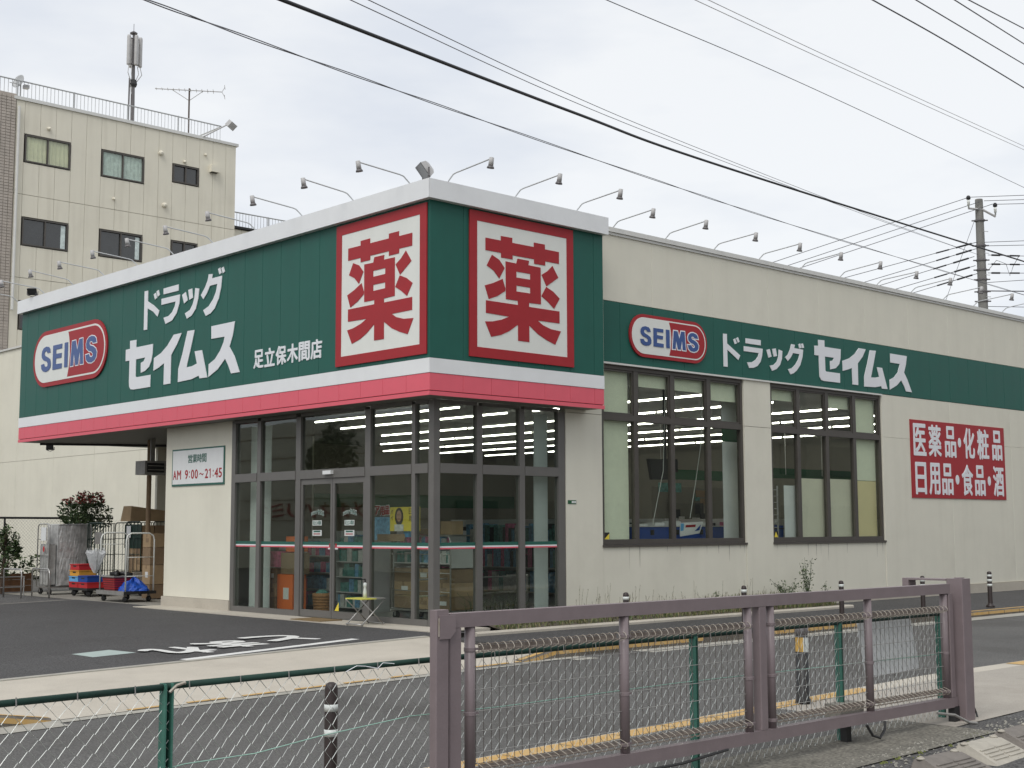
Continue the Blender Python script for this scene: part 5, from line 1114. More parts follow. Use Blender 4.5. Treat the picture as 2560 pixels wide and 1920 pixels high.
crate('light blue plastic crate in the coloured stack', 1.0, 1.42, 14.05, 14.50, .335, .46, CRATEB); crate('navy blue plastic crate in the coloured stack', 1.0, 1.42, 13.56, 14.02, .335, .48, CRATEN)
crate('yellow plastic crate in the coloured stack', 1.0, 1.42, 14.0, 14.48, .465, .60, CRATEY); crate('red plastic crate topmost of the coloured stack', 1.0, 1.42, 14.0, 14.46, .605, .74, CRATER)
# silver covered cage
SC = cage('silver cage trolley draped with a reflective thermal cover', .80, 1.85, 15.2, 15.85, 1.68, STEEL, 0, 0)
b = MB(); V = []; n1, n2 = 26, 12; rd = random.Random(2)
for i in range(n2):
    t = i/(n2-1)
    for k in range(n1):
        u = k/(n1-1); V.append((1.02+.80*u, 15.17+.02*math.sin(5*u+3*t)+.012*math.sin(14*t+4*u)+rd.uniform(-.004, .004)-.03*math.sin(math.pi*u), .22+1.42*t))
b.add(V, [(i*n1+k, i*n1+k+1, (i+1)*n1+k+1, (i+1)*n1+k) for i in range(n2-1) for k in range(n1-1)])
b.box(1.02, 1.82, 15.21, 15.82, .20, 1.66); 
b.build('thermal_cover', SILVER, SC)
b = MB(); b.box(1.02, 1.82, 15.15, 15.84, 1.665, 1.675); b.build('cover_top', WHITE, SC)
b = MB(); b.box(.83, .99, 15.25, 15.75, .24, 1.2); b.build('wrapped_goods', CLEARP, SC)
b = MB(); b.box(.775, .785, 15.35, 15.62, 1.28, 1.60); b.build('label_card', PAPER, SC)
b = MB(); b.add([(.775+.0, 15.45+.05*math.cos(2*math.pi*k/12), 1.08+.07*math.sin(2*math.pi*k/12)) for k in range(12)], [tuple(range(12))]); b.build('red_mark', CRATER, SC)
# pipe barriers
for i, (xa, ya, xb_, yb_) in enumerate(((-.23, 15.29, -.18, 14.42), (.36, 15.08, .27, 13.94))):
    b = MB(); b.tube([(xa, ya, -.02), (xa, ya, .60), (xa+.0, ya-.03, .64), (xb_, yb_+.08, .64), (xb_, yb_+.02, .60), (xb_, yb_, .52), (xb_, yb_, -.02)], .019, 8)
    b.tube([(xa, ya, .38), (xb_, yb_, .38)], .012, 6) if 0 else None
    tag(b.build('pipe_barrier', STEEL, smooth=True), ['steel U-shaped pipe barrier at the far left of the lot', 'steel U-shaped pipe barrier in front of the silver cage trolley'][i], 'barrier')
b = MB()
for z in (.42, .18): b.tube([(-3.0, 15.6, z), (.36, 15.5, z+.02)], .014, 6)
for x in (-1.2, .36): b.tube([(x, 15.55, -.02), (x, 15.55, .44)], .016, 6)
tag(b.build('low_rail', STEEL), 'low two-bar steel rail behind the left barriers', 'rail')

# ------------------------------------------------------------------ back fence with planks, shrubs
BF = E('back_fence', 'black topped chain link fence on a brown plank base at the back left', 'fence', (1.6, 17.4, 0))
b = MB(); b.tube([(-4.0, 17.8, 1.86), (3.4, 17.2, 1.83)], .028, 8); b.build('top_rail', BLACK, BF)
for x in (-2.0, .62, 2.6):
    b = MB(); y = 17.8-(x+4)*.081; b.tube([(x, y, 0), (x, y, 1.86)], .026, 8); b.build('post', BLACK, BF)
b = MB()
for i in range(90):
    for sg in (1, -1):
        x = -3.6+i*.08; x2 = x+sg*1.2; 
        za, zb_ = .5, 1.8
        b.tube([(x, 17.8-(x+4)*.081, za), (x2, 17.8-(x2+4)*.081, zb_)], .0022, 3, False)
b.build('chain_link_mesh', STEELD, BF, kind='stuff')
for k in range(3):
    for i in range(4):
        b = MB(); x0 = -4+i*1.3; b.box(x0, x0+1.29, 17.0, 17.05, .02+k*.15, .02+k*.15+.142); b.build('plank', WOODP, BF)
def leaves(mb, cx, cy, cz, rx, ry, rz_, n, size, seed, mats, shape=None, clumps=9):
    rd = random.Random(seed); cs = []
    for _ in range(clumps):
        while True:
            q = Vector((rd.uniform(-1, 1), rd.uniform(-1, 1), rd.uniform(-1, 1)))
            if q.length < 1: break
        cs.append((q*.75, rd.uniform(.25, .5)))
    for i in range(n):
        c, r_ = rd.choice(cs); d = Vector((rd.gauss(0, 1), rd.gauss(0, 1), rd.gauss(0, 1))).normalized()*r_*rd.uniform(.6, 1.05)
        q = c+d; p_ = Vector((cx+q.x*rx, cy+q.y*ry, cz+q.z*rz_)); s = size*rd.uniform(.6, 1.3)
        a = Vector((rd.gauss(0, 1), rd.gauss(0, 1), rd.gauss(0, .6))).normalized(); nn = a.cross(Vector((rd.gauss(0, 1), rd.gauss(0, 1), rd.gauss(0, 1)))).normalized()
        mb.use(mats(rd, q)); mb.add([p_-a*s, p_+nn*s*.4, p_+a*s, p_-nn*s*.4], [(0, 1, 2, 3)])
def shrub(label, x, y, h, rx, seed, n, red=True, z0=0, lean=0, name='shrub'):
    o = E(name, label, 'shrub', (x, y, z0)); rd = random.Random(seed)
    b = MB()
    b.tube([(x, y, z0), (x+lean*.3, y, z0+h*.3), (x+lean, y, z0+h*.6), (x+lean, y, z0+h*.85)], [.045, .035, .025, .01], 7)
    for k in range(9):
        a = rd.uniform(0, 6.28); zz_ = z0+h*rd.uniform(.25, .7); b.tube([(x+lean*.6, y, zz_), (x+rx*.5*math.cos(a), y+rx*.5*math.sin(a), zz_+h*.12), (x+rx*.9*math.cos(a), y+rx*.9*math.sin(a), zz_+h*.22)], [.016, .011, .004], 5)
    b.build('stems', BARK, o)
    b = MB()
    def mm(rd, q):
        if red and q.z > .42 and rd.random() < .6: return LEAFR
        return LEAF if rd.random() < .72 else LEAFL
    leaves(b, x+lean, y, z0+h*.66, rx, rx*.8, h*.34, n, .055, seed, mm, clumps=14)
    leaves(b, x+lean*.5, y, z0+h*.3, rx*.5, rx*.4, h*.25, n//5, .05, seed+1, lambda rd, q: LEAF if rd.random() < .6 else (LEAFR if red and rd.random() < .5 else LEAFL), clumps=7)
    b.build('foliage', parent=o)
    return o
shrub('leafy dark shrub with red young leaves at its top, beside the silver cage', 2.08, 16.0, 2.72, .74, 21, 3000, lean=-.03)
shrub('thin dark shrub in front of the back fence at the far left', .28, 16.7, 1.75, .34, 5, 900, red=False, lean=.1)
b = MB(); leaves(b, 1.6, 17.3, .55, 1.9, .3, .4, 700, .06, 31, lambda rd, q: LEAF if rd.random() < .6 else LEAFL, clumps=16); b.build('hedge_plants', kind='stuff')

# ------------------------------------------------------------------ planter weeds
b = MB(); rd = random.Random(77)
def blade(mb, x, y, z, h, lean, m, w_=.006):
    a = rd.uniform(0, 6.28); dx, dy = math.cos(a)*lean, math.sin(a)*lean; px, py = -math.sin(a)*w_, math.cos(a)*w_
    mb.use(m); mb.add([(x-px, y-py, z), (x+px, y+py, z), (x+dx*.45+px*.7, y+dy*.45+py*.7, z+h*.6), (x+dx*.45-px*.7, y+dy*.45-py*.7, z+h*.6), (x+dx, y+dy, z+h)], [(0, 1, 2, 3), (3, 2, 4)])
for i in range(9000):
    x = rd.uniform(1.0, 10.1); y = rd.uniform(-.58, .42); g = .5+.5*math.sin(x*2.1+1)*math.cos(x*.9)
    if rd.random() > .55+.45*g: continue
    h = rd.uniform(.03, .10)*(1+.7*(7 < x < 10.2)); blade(b, x, y, -.02+.15*cl(y+.62, 0, 1), h, h*.5, rd.choice([GRASS, GRASS, LEAFL, DRYG]), .008)
b.build('grass', kind='stuff')
b = MB()
for i in range(95):
    x = rd.uniform(3.4, 9.2); y = rd.uniform(.1, .40); h = rd.uniform(.12, .42)*(.5 if rd.random() < .5 else 1); z = .15
    l_ = rd.uniform(-.06, .06); b.use(DRYG); b.tube([(x, y, z), (x+l_*.5, y, z+h*.6), (x+l_, y-.02, z+h)], .0022, 3, False)
    for k in range(rd.randint(2, 6)):
        t = rd.uniform(.45, 1); q = Vector((x+l_*t, y, z+h*t)); s = rd.uniform(.008, .02); b.use(rd.choice([DRYG, GRASS, LEAF])); b.add([q, q+Vector((s, .3*s, s)), q+Vector((s*.4, 0, 2.2*s))], [(0, 1, 2)])
b.build('dry_weeds', kind='stuff')
def weed(label, x, y, z, h, r_, n, seed, nst):
    o = E('weed', label, 'weed', (x, y, z)); rd_ = random.Random(seed); b = MB(); lf = MB()
    for k in range(nst):
        a = rd_.uniform(0, 6.28); rr = r_*rd_.uniform(.3, 1); hh = h*rd_.uniform(.6, 1)
        P = [Vector((x, y, z)), Vector((x+rr*.4*math.cos(a), y+rr*.25*math.sin(a), z+hh*.5)), Vector((x+rr*math.cos(a), y+rr*.4*math.sin(a), z+hh))]
        b.tube(P, [.006, .004, .002], 4)
        for j in range(n//nst):
            t = rd_.random()**.8; q = P[0].lerp(P[1], t*2) if t < .5 else P[1].lerp(P[2], t*2-1); q = q+Vector((rd_.gauss(0, .035), rd_.gauss(0, .03), rd_.gauss(0, .02))); s = rd_.uniform(.015, .035)
            d = Vector((rd_.gauss(0, 1), rd_.gauss(0, 1), rd_.gauss(0, .5))).normalized(); e = d.cross(Vector((rd_.gauss(0, 1), rd_.gauss(0, 1), 1))).normalized()
            lf.use(LEAF if rd_.random() < .55 else LEAFL); lf.add([q, q+d*s+e*s*.45, q+d*2*s, q+d*s-e*s*.45], [(0, 1, 2, 3)])
    b.build('stems', LEAF, o); lf.build('leaves', parent=o)
weed('tall leafy weed growing against the wall under the second street window', 9.9, .05, .12, .85, .42, 330, 3, 11)
weed('spreading grassy weed left of the tall leafy weed', 9.1, .0, .12, .42, .5, 260, 4, 16)
weed('low weed right of the tall leafy weed', 10.7, .2, .0, .40, .22, 60, 6, 5)
weed('small single sprout left of the pier between the street windows', 7.1, .15, .15, .25, .08, 40, 7, 3)
b = MB()
for k in range(60):
    a = rd.uniform(0, 6.28); x = rd.uniform(1.5, 2.9); h = rd.uniform(.25, .5); b.use(rd.choice([GRASS, LEAFL, LEAF])); b.tube([(x, .95, 0), (x+.1*math.cos(a), .95, h*.8), (x+.25*math.cos(a), .95, h)], .004, 3, False)
b.build('indoor_grass_plants', kind='stuff')

# ------------------------------------------------------------------ neighbour and apartment block behind
for i in range(6):
    for z0, z1 in ((0, 3.905), (3.915, 7.9)):
        b = MB(); b.box(6.2, 6.4, 15.2+i*3.0+.004, 15.2+(i+1)*3.0-.004, z0, z1); b.build('rear_wall_panel', BEIGE2, ST)
b = MB(); b.box(6.41, 6.85, 15.2, 34.9, 0, 7.85); b.build('rear_wall_core', BEIGE2, ST)
b = MB(); b.box(6.14, 6.9, 15.1, 34.9, 7.905, 7.97); b.build('coping', WHITE2, ST)

YA = 35.0; XR = 17.63+.0
AP = E('apartment_building', 'tall cream panelled apartment block with dark framed windows behind the store', 'building', (12.7, YA, 0))
import itertools
b = MB(); b.box(7.8, XR-.05, YA+.25, YA+9, 0, 18.3); b.build('core', APTW, AP)
xs = [7.72]+[8.07+.647*i for i in range(15)]+[XR]
rows = [(18.40, 14.645), (14.635, 11.33), (11.32, 8.0), (7.99, 4.0)]
wins = [(8.11, 9.98, 1.10), (11.34, 13.21, 1.10), (14.57, 15.79, .78)]
allw = []
for r_i, (zt, zb_) in enumerate(rows):
    top = [17.06, 13.73, 10.40, 7.07][r_i]
    for (a, c, h) in wins: allw.append((a, c, top-h, top, r_i))
for i in range(len(xs)-1):
    xa, xb_ = xs[i], xs[i+1]
    for r_i, (zt, zb_) in enumerate(rows):
        ww = [w_ for w_ in allw if w_[4] == r_i and w_[0]-.1 < (xa+xb_)/2 < w_[1]+.1]
        segs = [(zb_, zt)] if not ww else [(zb_, ww[0][2]-.03), (ww[0][3]+.03, zt)]
        for z0, z1 in segs:
            b = MB(); b.box(xa+.006, xb_-.006, YA, YA+.24, z0+.004, z1-.004); b.build('wall_panel', APTW, AP)
b = MB(); b.box(7.6, XR+.1, YA-.06, YA+.5, 18.40, 18.52); b.build('coping', WHITE2, AP)
for (a, c, z0, z1, r_i) in allw:
    k = wins.index(next(w_ for w_ in wins if abs(w_[0]-a) < .01))
    b = MB(); t = .055; b.box(a, c, YA-.03, YA+.2, z1-t, z1); b.box(a, c, YA-.03, YA+.2, z0, z0+t); b.box(a, a+t, YA-.03, YA+.2, z0+t, z1-t); b.box(c-t, c, YA-.03, YA+.2, z0+t, z1-t); b.box((a+c)/2-.03, (a+c)/2+.03, YA-.02, YA+.15, z0+t, z1-t)
    f = b.build('window', BFRAME, AP)
    for j, (p0, p1) in enumerate(((a+t, (a+c)/2-.03), ((a+c)/2+.03, c-t))):
        m_ = {(0, 0): CURT1, (0, 1): CURT2}.get((r_i, k), DARKW)
        b = MB()
        if m_ is DARKW: b.box(p0, p1, YA+.05, YA+.06, z0+t, z1-t); b.build('pane', m_, f)
        else:
            n = 16; V = []
            for q in range(n+1):
                x = p0+(p1-p0)*q/n; V += [(x, YA+.07+.02*math.sin(q*1.9), z0+t), (x, YA+.07+.02*math.sin(q*1.9+.5), z1-t)]
            b.add(V, [(2*q, 2*q+2, 2*q+3, 2*q+1) for q in range(n)]); b.build('curtain', m_, f)
            b = MB(); b.box(p0, p1, YA+.02, YA+.026, z0+t, z1-t); b.build('pane', GLASSW, f)
    if (r_i, k) in ((1, 0), (1, 1)):
        b = MB(); b.box(c-t-.22, c-t-.03, YA+.035, YA+.045, z0+t, z1-t-.05); b.build('curtain', CURT2, f)
def vent(x, z, s=.12, hood=False):
    b = MB()
    if hood: b.box(x-.2, x+.2, YA-.25, YA, z-.1, z+.2); b.use(DARKIN).box(x-.15, x+.15, YA-.2, YA-.02, z-.11, z-.101)
    else: b.use(APTW).lathe([(s, 0), (s, .08), (s*.5, .16)], (x, YA, z), (0, -1, -.3), 10)
    if hood: b.ms = [APTW, DARKIN]; b.mi = [0]*6+[1]*6
    b.build('vent_hood' if hood else 'vent_cap', parent=AP)
vent(16.5, 17.1, hood=True)
for x, z, s in ((9.05, 17.48, .07), (13.98, 17.42, .11), (14.2, 15.2, .11), (15.1, 17.25, .06), (16.1, 17.75, .05), (11.9, 15.1, .05)): vent(x, z, s)
b = MB(); b.tube([(7.78, YA-.12, 18.1), (7.78, YA-.12, 10.0)], .06, 8); b.build('downpipe', WHITE2, AP)
# tiled stair part at the far left: tiles built as relief
b = MB(); b.box(6.9, 7.70, YA-.02, YA+4, 0, 18.6); b.build('stair_tower', TILE, AP)
b = MB(); 
for z in range(0, 96):
    for k in range(4):
        b.box(6.93+k*.19, 6.93+k*.19+.17, YA-.05, YA-.021, 7.2+z*.118, 7.2+z*.118+.098)
b.build('tile_cladding', TILE, AP, kind='stuff')
b = MB(); b.box(3.0, 6.9, YA+2.0, YA+4, 0, 18.5); b.build('recess_wall', TILE, AP)
for z in (8.0, 11.3, 14.65):
    b = MB(); b.box(3.0, 6.9, YA, YA+.18, z, z+1.15); b.build('balcony_front', TILE, AP); b = MB(); b.box(3.0, 6.9, YA+.18, YA+2, z, z+.15); b.build('balcony_slab', CONCD, AP)
b = MB(); b.box(3.0, 6.9, YA, YA+2, 17.9, 18.5); b.build('tower_top', TILE, AP)
# lower wing
b = MB(); b.box(XR+.02, 26, YA+1.2, YA+8, 0, 15.0); b.build('lower_wing', APTW, AP)
for i in range(8):
    b = MB(); b.box(XR+.03+i*1.0, XR+1.02+i*1.0, YA+1.1, YA+1.19, 11, 14.95); b.build('wall_panel', APTW, AP)
b = MB(); b.box(XR+.0, 26.1, YA+1.0, YA+1.4, 15.0, 15.1); b.build('coping', DARKIN, AP)
def railing(x0, x1, z0, z1, y, step=.158):
    rr = MB(); rr.tube([(x0, y, z1), (x1, y, z1)], .03, 6); rr.tube([(x0, y, z0+.06), (x1, y, z0+.06)], .02, 6)
    x = x0
    while x < x1: rr.tube([(x, y, z0+.06), (x, y, z1)], .012, 4, False); x += step
    x = x0+.1
    while x < x1: rr.tube([(x, y, z0-.05), (x, y, z1+.03)], .032, 6); x += 2.35
    return rr.build('roof_railing', RAILM, AP)
railing(3.0, 16.95, 18.52, 19.22, YA+.15); railing(XR+.1, 26, 15.1, 15.8, YA+1.3)
b = MB(); b.tube([(16.95, YA+.15, 19.2), (16.95, YA+4, 19.2)], .03, 6); b.build('roof_railing', RAILM, AP)
# cell mast
o = E('antenna_mast', 'mobile phone antenna mast with three grey panels on the apartment roof', 'antenna', (13.4, YA+1.5, 18.5)); yy = YA+1.5
b = MB(); b.tube([(13.4, yy, 18.4), (13.38, yy, 21.3), (13.36, yy, 22.9)], [.10, .08, .05], 8); b.tube([(13.2, yy, 18.4), (13.22, yy, 20.9)], .035, 6); b.tube([(13.36, yy, 22.85), (13.36, yy, 23.35)], .012, 5); b.build('mast', LAMPD, o)
for dx, dy in ((-.27, -.1), (.27, -.1), (0, -.25), (0, .2)):
    b = MB(); b.lathe([(.075, 0), (.085, .05), (.085, 1.25), (.07, 1.32)], (13.37+dx, yy+dy, 21.45), n=10); b.build('panel_antenna', LAMPG, o, True)
b = MB()
for z in (21.5, 22.65): b.tube([(13.08, yy-.1, z), (13.66, yy-.1, z)], .03, 5); b.tube([(13.37, yy-.3, z), (13.37, yy+.25, z)], .03, 5)
b.lathe([(.16, 0), (.17, .04), (.05, .12)], (13.36, yy, 22.9), n=8); b.build('bracket', LAMPD, o)
b = MB()
for dx in (-.25, -.12, .15, .27): b.tube([(13.37+dx, yy-.1, 21.45), (13.37+dx*1.25, yy-.15, 21.1), (13.37+dx*.5, yy-.05, 20.75), (13.3, yy-.02, 20.2)], .018, 5)
b.build('feed_cable', LAMPG, o)
b = MB(); b.lathe([(.14, 0), (.18, .1), (.14, .3)], (13.39, yy, 20.55), n=8); b.lathe([(.16, 0), (.18, .3), (.14, .5)], (13.4, yy, 18.5), n=8); b.build('junction_box', DARKIN, o)
# yagi
o = E('television_antenna', 'thin fishbone television antenna on a pole on the apartment roof', 'antenna', (15.55, YA+.6, 18.5))
b = MB(); b.tube([(15.6, YA+.6, 18.5), (15.6, YA+.6, 20.75)], .035, 6); b.build('pole', BARK, o)
A0, A1 = Vector((14.35, YA+1.35, 20.65)), Vector((16.75, YA-.2, 20.65)); dd = (A1-A0).normalized(); px = Vector((dd.y, -dd.x, 0))
b = MB(); b.tube([A0, A1], .022, 5); b.tube([A0.lerp(A1, .25), (15.6, YA+.6, 20.2)], .015, 4); b.tube([A0.lerp(A1, .72), (15.6, YA+.6, 20.2)], .015, 4); b.build('boom', LAMPG, o)
for k in range(11):
    q = A0.lerp(A1, .02+.085*k); L_ = .16+.012*k
    b = MB(); b.tube([q-px*L_, q+px*L_], .011, 4); b.build('element', LAMPG, o)
b = MB()
for s_ in (-1, 1): b.tube([A1, A1+dd*.12+Vector((0, 0, .22*s_))], .012, 4); b.tube([A1+dd*.12+Vector((0, 0, .22*s_))-px*.3, A1+dd*.12+Vector((0, 0, .22*s_))+px*.3], .011, 4)
b.build('reflector', LAMPG, o)
# dish and roof floodlight
o = E('satellite_dish', 'small white satellite dish behind the rooftop railing', 'dish', (7.95, YA+.3, 18.6))
b = MB(); b.lathe([(.0, 0), (.16, .02), (.26, .06), (.30, .10), (.26, .065), (.0, .01)], (7.95, YA+.3, 19.2), (-1, -.35, .35), 16); b.build('dish', RAILM, o, True)
b = MB(); b.tube([(7.98, YA+.3, 18.5), (7.98, YA+.3, 19.2)], .03, 5); b.tube([(7.9, YA+.25, 19.1), (7.45, YA+.1, 19.05)], .015, 4); b.box(8.1, 8.3, YA+.2, YA+.4, 19.0, 19.14); b.build('arm', LAMPG, o)
o = E('roof_floodlight', 'square floodlight on a long arm at the right corner of the apartment roof', 'floodlight', (16.1, YA, 18.5))
b = MB(); b.tube([(15.95, YA-.05, 18.5), (16.95, YA-.3, 19.18)], .03, 5); b.build('arm', LAMPG, o)
b = MB(); c = Vector((17.15, YA-.35, 19.2)); x = Vector((.34, 0, -.20)); y = Vector((.10, -.18, .18)); z = Vector((.0, .12, .08)); b.add([c-x*.4-y*.55-z, c+x*.4-y*.55-z, c+x*.4+y*.55-z, c-x*.4+y*.55-z, c-x*.4-y*.55+z, c+x*.4-y*.55+z, c+x*.4+y*.55+z, c-x*.4+y*.55+z], [(0, 3, 2, 1), (4, 5, 6, 7), (0, 1, 5, 4), (1, 2, 6, 5), (2, 3, 7, 6), (3, 0, 4, 7)]); b.build('housing', LAMPG, o)

# ------------------------------------------------------------------ buildings across the street and lot (seen in the glass; the grey house is added)
o = E('optician_building', 'plain beige building facing the drugstore entrance, reflected in its glass', 'building', (-22, 38, 0))
b = MB(); b.box(-36, -22, 16, 58, -.5, 6.6); b.build('walls', BEIGE2, o)
for k in range(6): b = MB(); b.box(-22, -21.97, 16, 58, .9+1.0*k, .93+1.0*k); b.build('siding_joint', CARDD, o)
b = MB()
for j, ch in enumerate('メガネパリミキ'): put(b, fit(text_mesh(ch, 0), 32.4+j*1.32, 33.4+j*1.32, 2.05, 2.75, .05), FACE['E'](-21.96), 0)
b.build('lettering', RED, o)
b = MB(); b.box(-22, -21.9, 44.5, 47, 3.2, 6.0); b.build('dark_sign', DARKIN, o)
for y in (22, 52): b = MB(); b.box(-22, -21.9, y, y+2.4, .9, 2.6); b.build('window', DARKW, o)
o = E('added_street_house', 'long grey two storey house across the street, added unseen to darken the glass reflections', 'building', (40, -30, 0))  # unseen house put in so the street-side glass reflects less bright sky
b = MB(); b.box(14, 84, -42, -30, -.5, 12.5); b.build('walls', SIDING, o)
for i in range(13):
    for z in (1, 4.6, 8.2): b = MB(); b.box(17+i*5, 19.6+i*5, -30, -29.93, z, z+1.8); b.build('window', DARKW, o)
b = MB(); b.box(13.6, 84.4, -42.4, -29.6, 12.5, 12.8); b.build('roof', LAMPD, o)
o = E('garden_tree', 'round leafy tree beyond the lot, reflected in the upper panes', 'tree', (-17, 27.5, 0))
b = MB(); b.tube([(-17, 27.5, -.4), (-17, 27.5, 2.5), (-16.8, 27.6, 4.0)], [.14, .11, .05], 8); b.build('trunk', BARK, o)
b = MB(); leaves(b, -17, 27.5, 4.4, 1.3, 1.5, 1.4, 1300, .14, 91, lambda rd, q: LEAF if rd.random() < .7 else LEAFL, clumps=14); b.build('crown', parent=o)

# ------------------------------------------------------------------ utility pole and wires
o = E('utility_pole', 'grey concrete utility pole with crossarm and insulators beyond the roof', 'pole', (37.8, 10.6, 0))
b = MB(); b.lathe([(.22, -.5), (.19, 10.4), (.155, 14.83), (.15, 14.88)], (37.8, 10.6, 0), n=14); b.build('shaft', POLEC, o, True)
b = MB(); b.tube([(37.28, 10.80, 14.46), (37.8, 10.45, 14.42), (38.15, 10.08, 14.12)], .045, 6); b.build('crossarm', LAMPG, o)
for q in ((37.28, 10.78, 14.48), (38.10, 10.06, 14.18)):
    b = MB(); b.lathe([(.035, 0), (.035, .1), (.06, .11), (.05, .2), (.065, .22), (.05, .32)], q, n=8); b.build('insulator', OFFW, o, True)
    b = MB(); b.lathe([(.05, .33), (.09, .36), (.09, .44), (.05, .5)], q, n=8); b.build('clamp', DARKIN, o, True)
for z in (13.95, 12.9, 12.3, 11.9, 11.5, 11.0, 10.6):
    b = MB(); b.lathe([(.20, 0), (.215, .01), (.215, .07), (.20, .08)], (37.8, 10.6, z), n=14); b.tube([(37.6, 10.85, z+.04), (38.0, 10.35, z+.04)], .03, 5); b.build('band', LAMPD, o)
b = MB()
for k in range(7): b.tube([(37.7, 10.4, 10.8+.45*k), (37.55 if k % 2 else 37.9, 10.3, 10.8+.45*k)], .012, 4)
b.build('step_bolt', LAMPG, o)
def cable(name, label, pts, r, m, group=None, twist=0, n=24):
    P = [Vector(q) for q in pts]; out_ = []
    P = [P[0]*2-P[1]]+P+[P[-1]*2-P[-2]]
    for i in range(1, len(P)-2):
        for k in range(n):
            t = k/n; a, b_, c, d = P[i-1], P[i], P[i+1], P[i+2]
            out_.append(.5*((2*b_)+(c-a)*t+(2*a-5*b_+4*c-d)*t*t+(3*b_-a-3*c+d)*t**3))
    out_.append(P[-2]); b = MB()
    if twist:
        for s_ in (0, math.pi):
            q = []
            for i, v in enumerate(out_): a = i*.22+s_+.5*math.sin(i*.13); q.append(v+Vector((0, math.cos(a)*twist*.6, math.sin(a)*twist)))
            b.tube(q, r, 5)
    else: b.tube(out_, r, 6)
    return tag(b.build(name, m, smooth=True), label, 'cable', group)
cable('twisted_cable', 'twisted pair cable, leftmost of the cables sagging across the sky', [(-6.91, -3.33, 7.12), (-1.55, -.24, 8.21), (8.22, 2.9, 9.1), (17.93, 4.8, 9.52), (35.11, 6.63, 9.81)], .0075, WIREG, twist=.013, n=40)
cable('thick_cable', 'thick black cable sloping across the whole sky', [(-7.53, -6.71, 5.98), (-1.27, -4.4, 6.76), (4.28, -2.78, 7.31), (21.71, .09, 8.31)], .018, WIRE)
for dz in (0, .10): cable('thin_cable', ('upper' if dz else 'lower')+' of two thin parallel cables beside the thick black cable', [(-4.67, -4.09, 7.46+dz), (1.99, -.84, 8.58+dz), (9.81, 2.68, 9.9+dz*.8), (23.6, 6.18, 10.93+dz*.4), (37.6, 10.6, 12.54)], .006, WIREG, 'paired thin cables beside the thick cable')
cable('thin_cable', 'single thin cable crossing the right sky above the lamps', [(-3.31, -6.67, 7.07), (3.43, -4.84, 8.0), (15.79, -2.71, 8.71)], .005, WIREG)
for dz in (0, .08): cable('thin_cable', ('upper' if dz else 'lower')+' of two faint parallel cables in the upper right sky', [(-1.15, -6.06, 7.86+dz), (5.59, -4.23, 8.87+dz), (16.7, -2.34, 9.83+dz)], .005, LAMPG, 'faint paired cables upper right')
cable('corner_cable', 'lowest of the cables cutting the top right corner', [(.35, -7.45, 7.91), (3.06, -7.24, 7.95), (7.97, -6.37, 8.35)], .009, WIREG)
cable('corner_cable', 'second lowest of the cables cutting the top right corner', [(.73, -7.81, 7.91), (7.95, -6.4, 8.74)], .008, WIREG)
cable('corner_cable', 'third lowest of the cables cutting the top right corner', [(1.08, -8.13, 7.91), (7.92, -6.43, 9.05)], .008, WIREG)
cable('corner_cable', 'highest of the cables cutting the top right corner', [(1.22, -8.26, 7.87), (7.9, -6.45, 9.36)], .008, WIREG)
PWL = [((31.67, 16.33, 12.33), (37.23, 10.78, 14.89)), ((31.7, 16.36, 12.0), (37.62, 10.45, 14.73)), ((31.99, 16.1, 11.86), (38.0, 10.11, 14.63)), ((33.74, 14.51, 11.64), (37.65, 10.66, 13.09)), ((34.33, 13.99, 11.45), (37.67, 10.68, 12.83)), ((34.77, 13.6, 11.3), (37.6, 10.79, 12.5)), ((35.27, 13.15, 11.16), (37.66, 10.79, 12.13)), ((35.8, 12.68, 11.0), (37.77, 10.74, 11.82))]
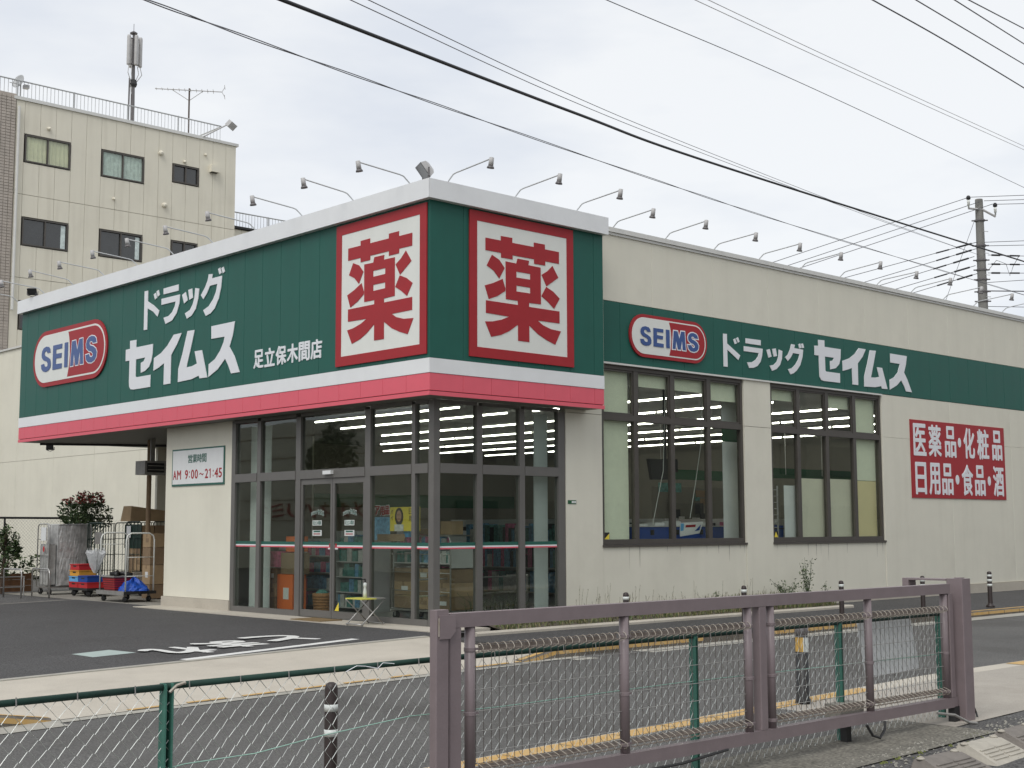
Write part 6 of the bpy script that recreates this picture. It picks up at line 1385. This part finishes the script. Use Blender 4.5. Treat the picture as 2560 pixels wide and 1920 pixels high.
for i, (a, c) in enumerate(PWL):
    A_, C_ = Vector(a), Vector(c); far = A_+(A_-C_)*(.1 if i < 3 else .5); cable('power_line', ['highest', 'second highest', 'third highest', 'fourth', 'fifth', 'sixth', 'second lowest', 'lowest'][i]+' of the power lines running left from the utility pole', [far, A_, C_], .014, WIREG, 'power lines left of the utility pole', n=10)
    if 3 <= i:
        d = (A_-C_).normalized(); b = MB(); b.tube([C_+d*.25, C_+d*.9], .04, 6); b.tube([C_+d*.9, C_+d*1.2], .016, 6); b.tube([C_+d*1.2, C_+d*1.75], .032, 6); tag(b.build('strain_insulator', WIRE), 'dark strain insulator left of the pole, on the %s power line' % ['', '', '', 'fourth', 'fifth', 'sixth', 'second lowest', 'lowest'][i], 'insulator', 'strain insulators by the pole')
PWR = [((37.29, 10.73, 14.91), (39.56, 8.6, 15.01)), ((37.73, 10.34, 14.76), (39.57, 8.62, 14.83)), ((38.12, 10., 14.62), (39.59, 8.63, 14.66)), ((37.68, 10.64, 13.07), (39.69, 8.75, 13.16)), ((37.86, 10.49, 12.93), (39.7, 8.77, 12.97)), ((38., 10.41, 12.56), (39.74, 8.8, 12.48)), ((38.03, 10.44, 12.19), (39.76, 8.83, 12.15)), ((38.05, 10.47, 11.83), (39.79, 8.86, 11.81)), ((38.05, 10.53, 11.44), (39.8, 8.88, 11.59)), ((38.1, 10.53, 11.1), (39.84, 8.92, 11.07)), ((38.12, 10.6, 10.47), (39.88, 8.97, 10.42))]
for i, (a, c) in enumerate(PWR):
    A_, C_ = Vector(a), Vector(c); far = C_+(C_-A_)*3; cable('power_line', ord_[i]+' power line from the top, running right from the utility pole', [A_, C_, far], .024 if i == 9 else .013, WIREG, 'power lines right of the utility pole', n=8)
    if i in (5, 6, 7): d = (C_-A_).normalized(); b = MB(); b.tube([A_+d*.15, A_+d*.5], .04, 6); b.tube([A_+d*.5, A_+d*.9], .016, 6); b.tube([A_+d*.9, A_+d*1.3], .035, 6); tag(b.build('strain_insulator', WIRE), 'dark strain insulator right of the pole, %s of three' % {5: 'top', 6: 'middle', 7: 'bottom'}[i], 'insulator', 'strain insulators right of the pole')
b = MB(); b.tube([(37.51, 10.66, 13.99), (36.82, 11.81, 10.47), (36.2, 12.9, 7.2)], .011, 4); tag(b.build('guy_wire', WIREG), 'steep guy wire slanting down left of the utility pole', 'wire')
b = MB(); b.tube([(38.0, 10.45, 11.9), (38.3, 10.2, 12.35), (38.6, 9.95, 12.2), (38.7, 9.85, 11.7), (38.8, 9.75, 12.1), (39.0, 9.6, 12.5)], .012, 4); tag(b.build('jumper_wire', WIREG), 'looped jumper wires on the right side of the utility pole', 'wire')
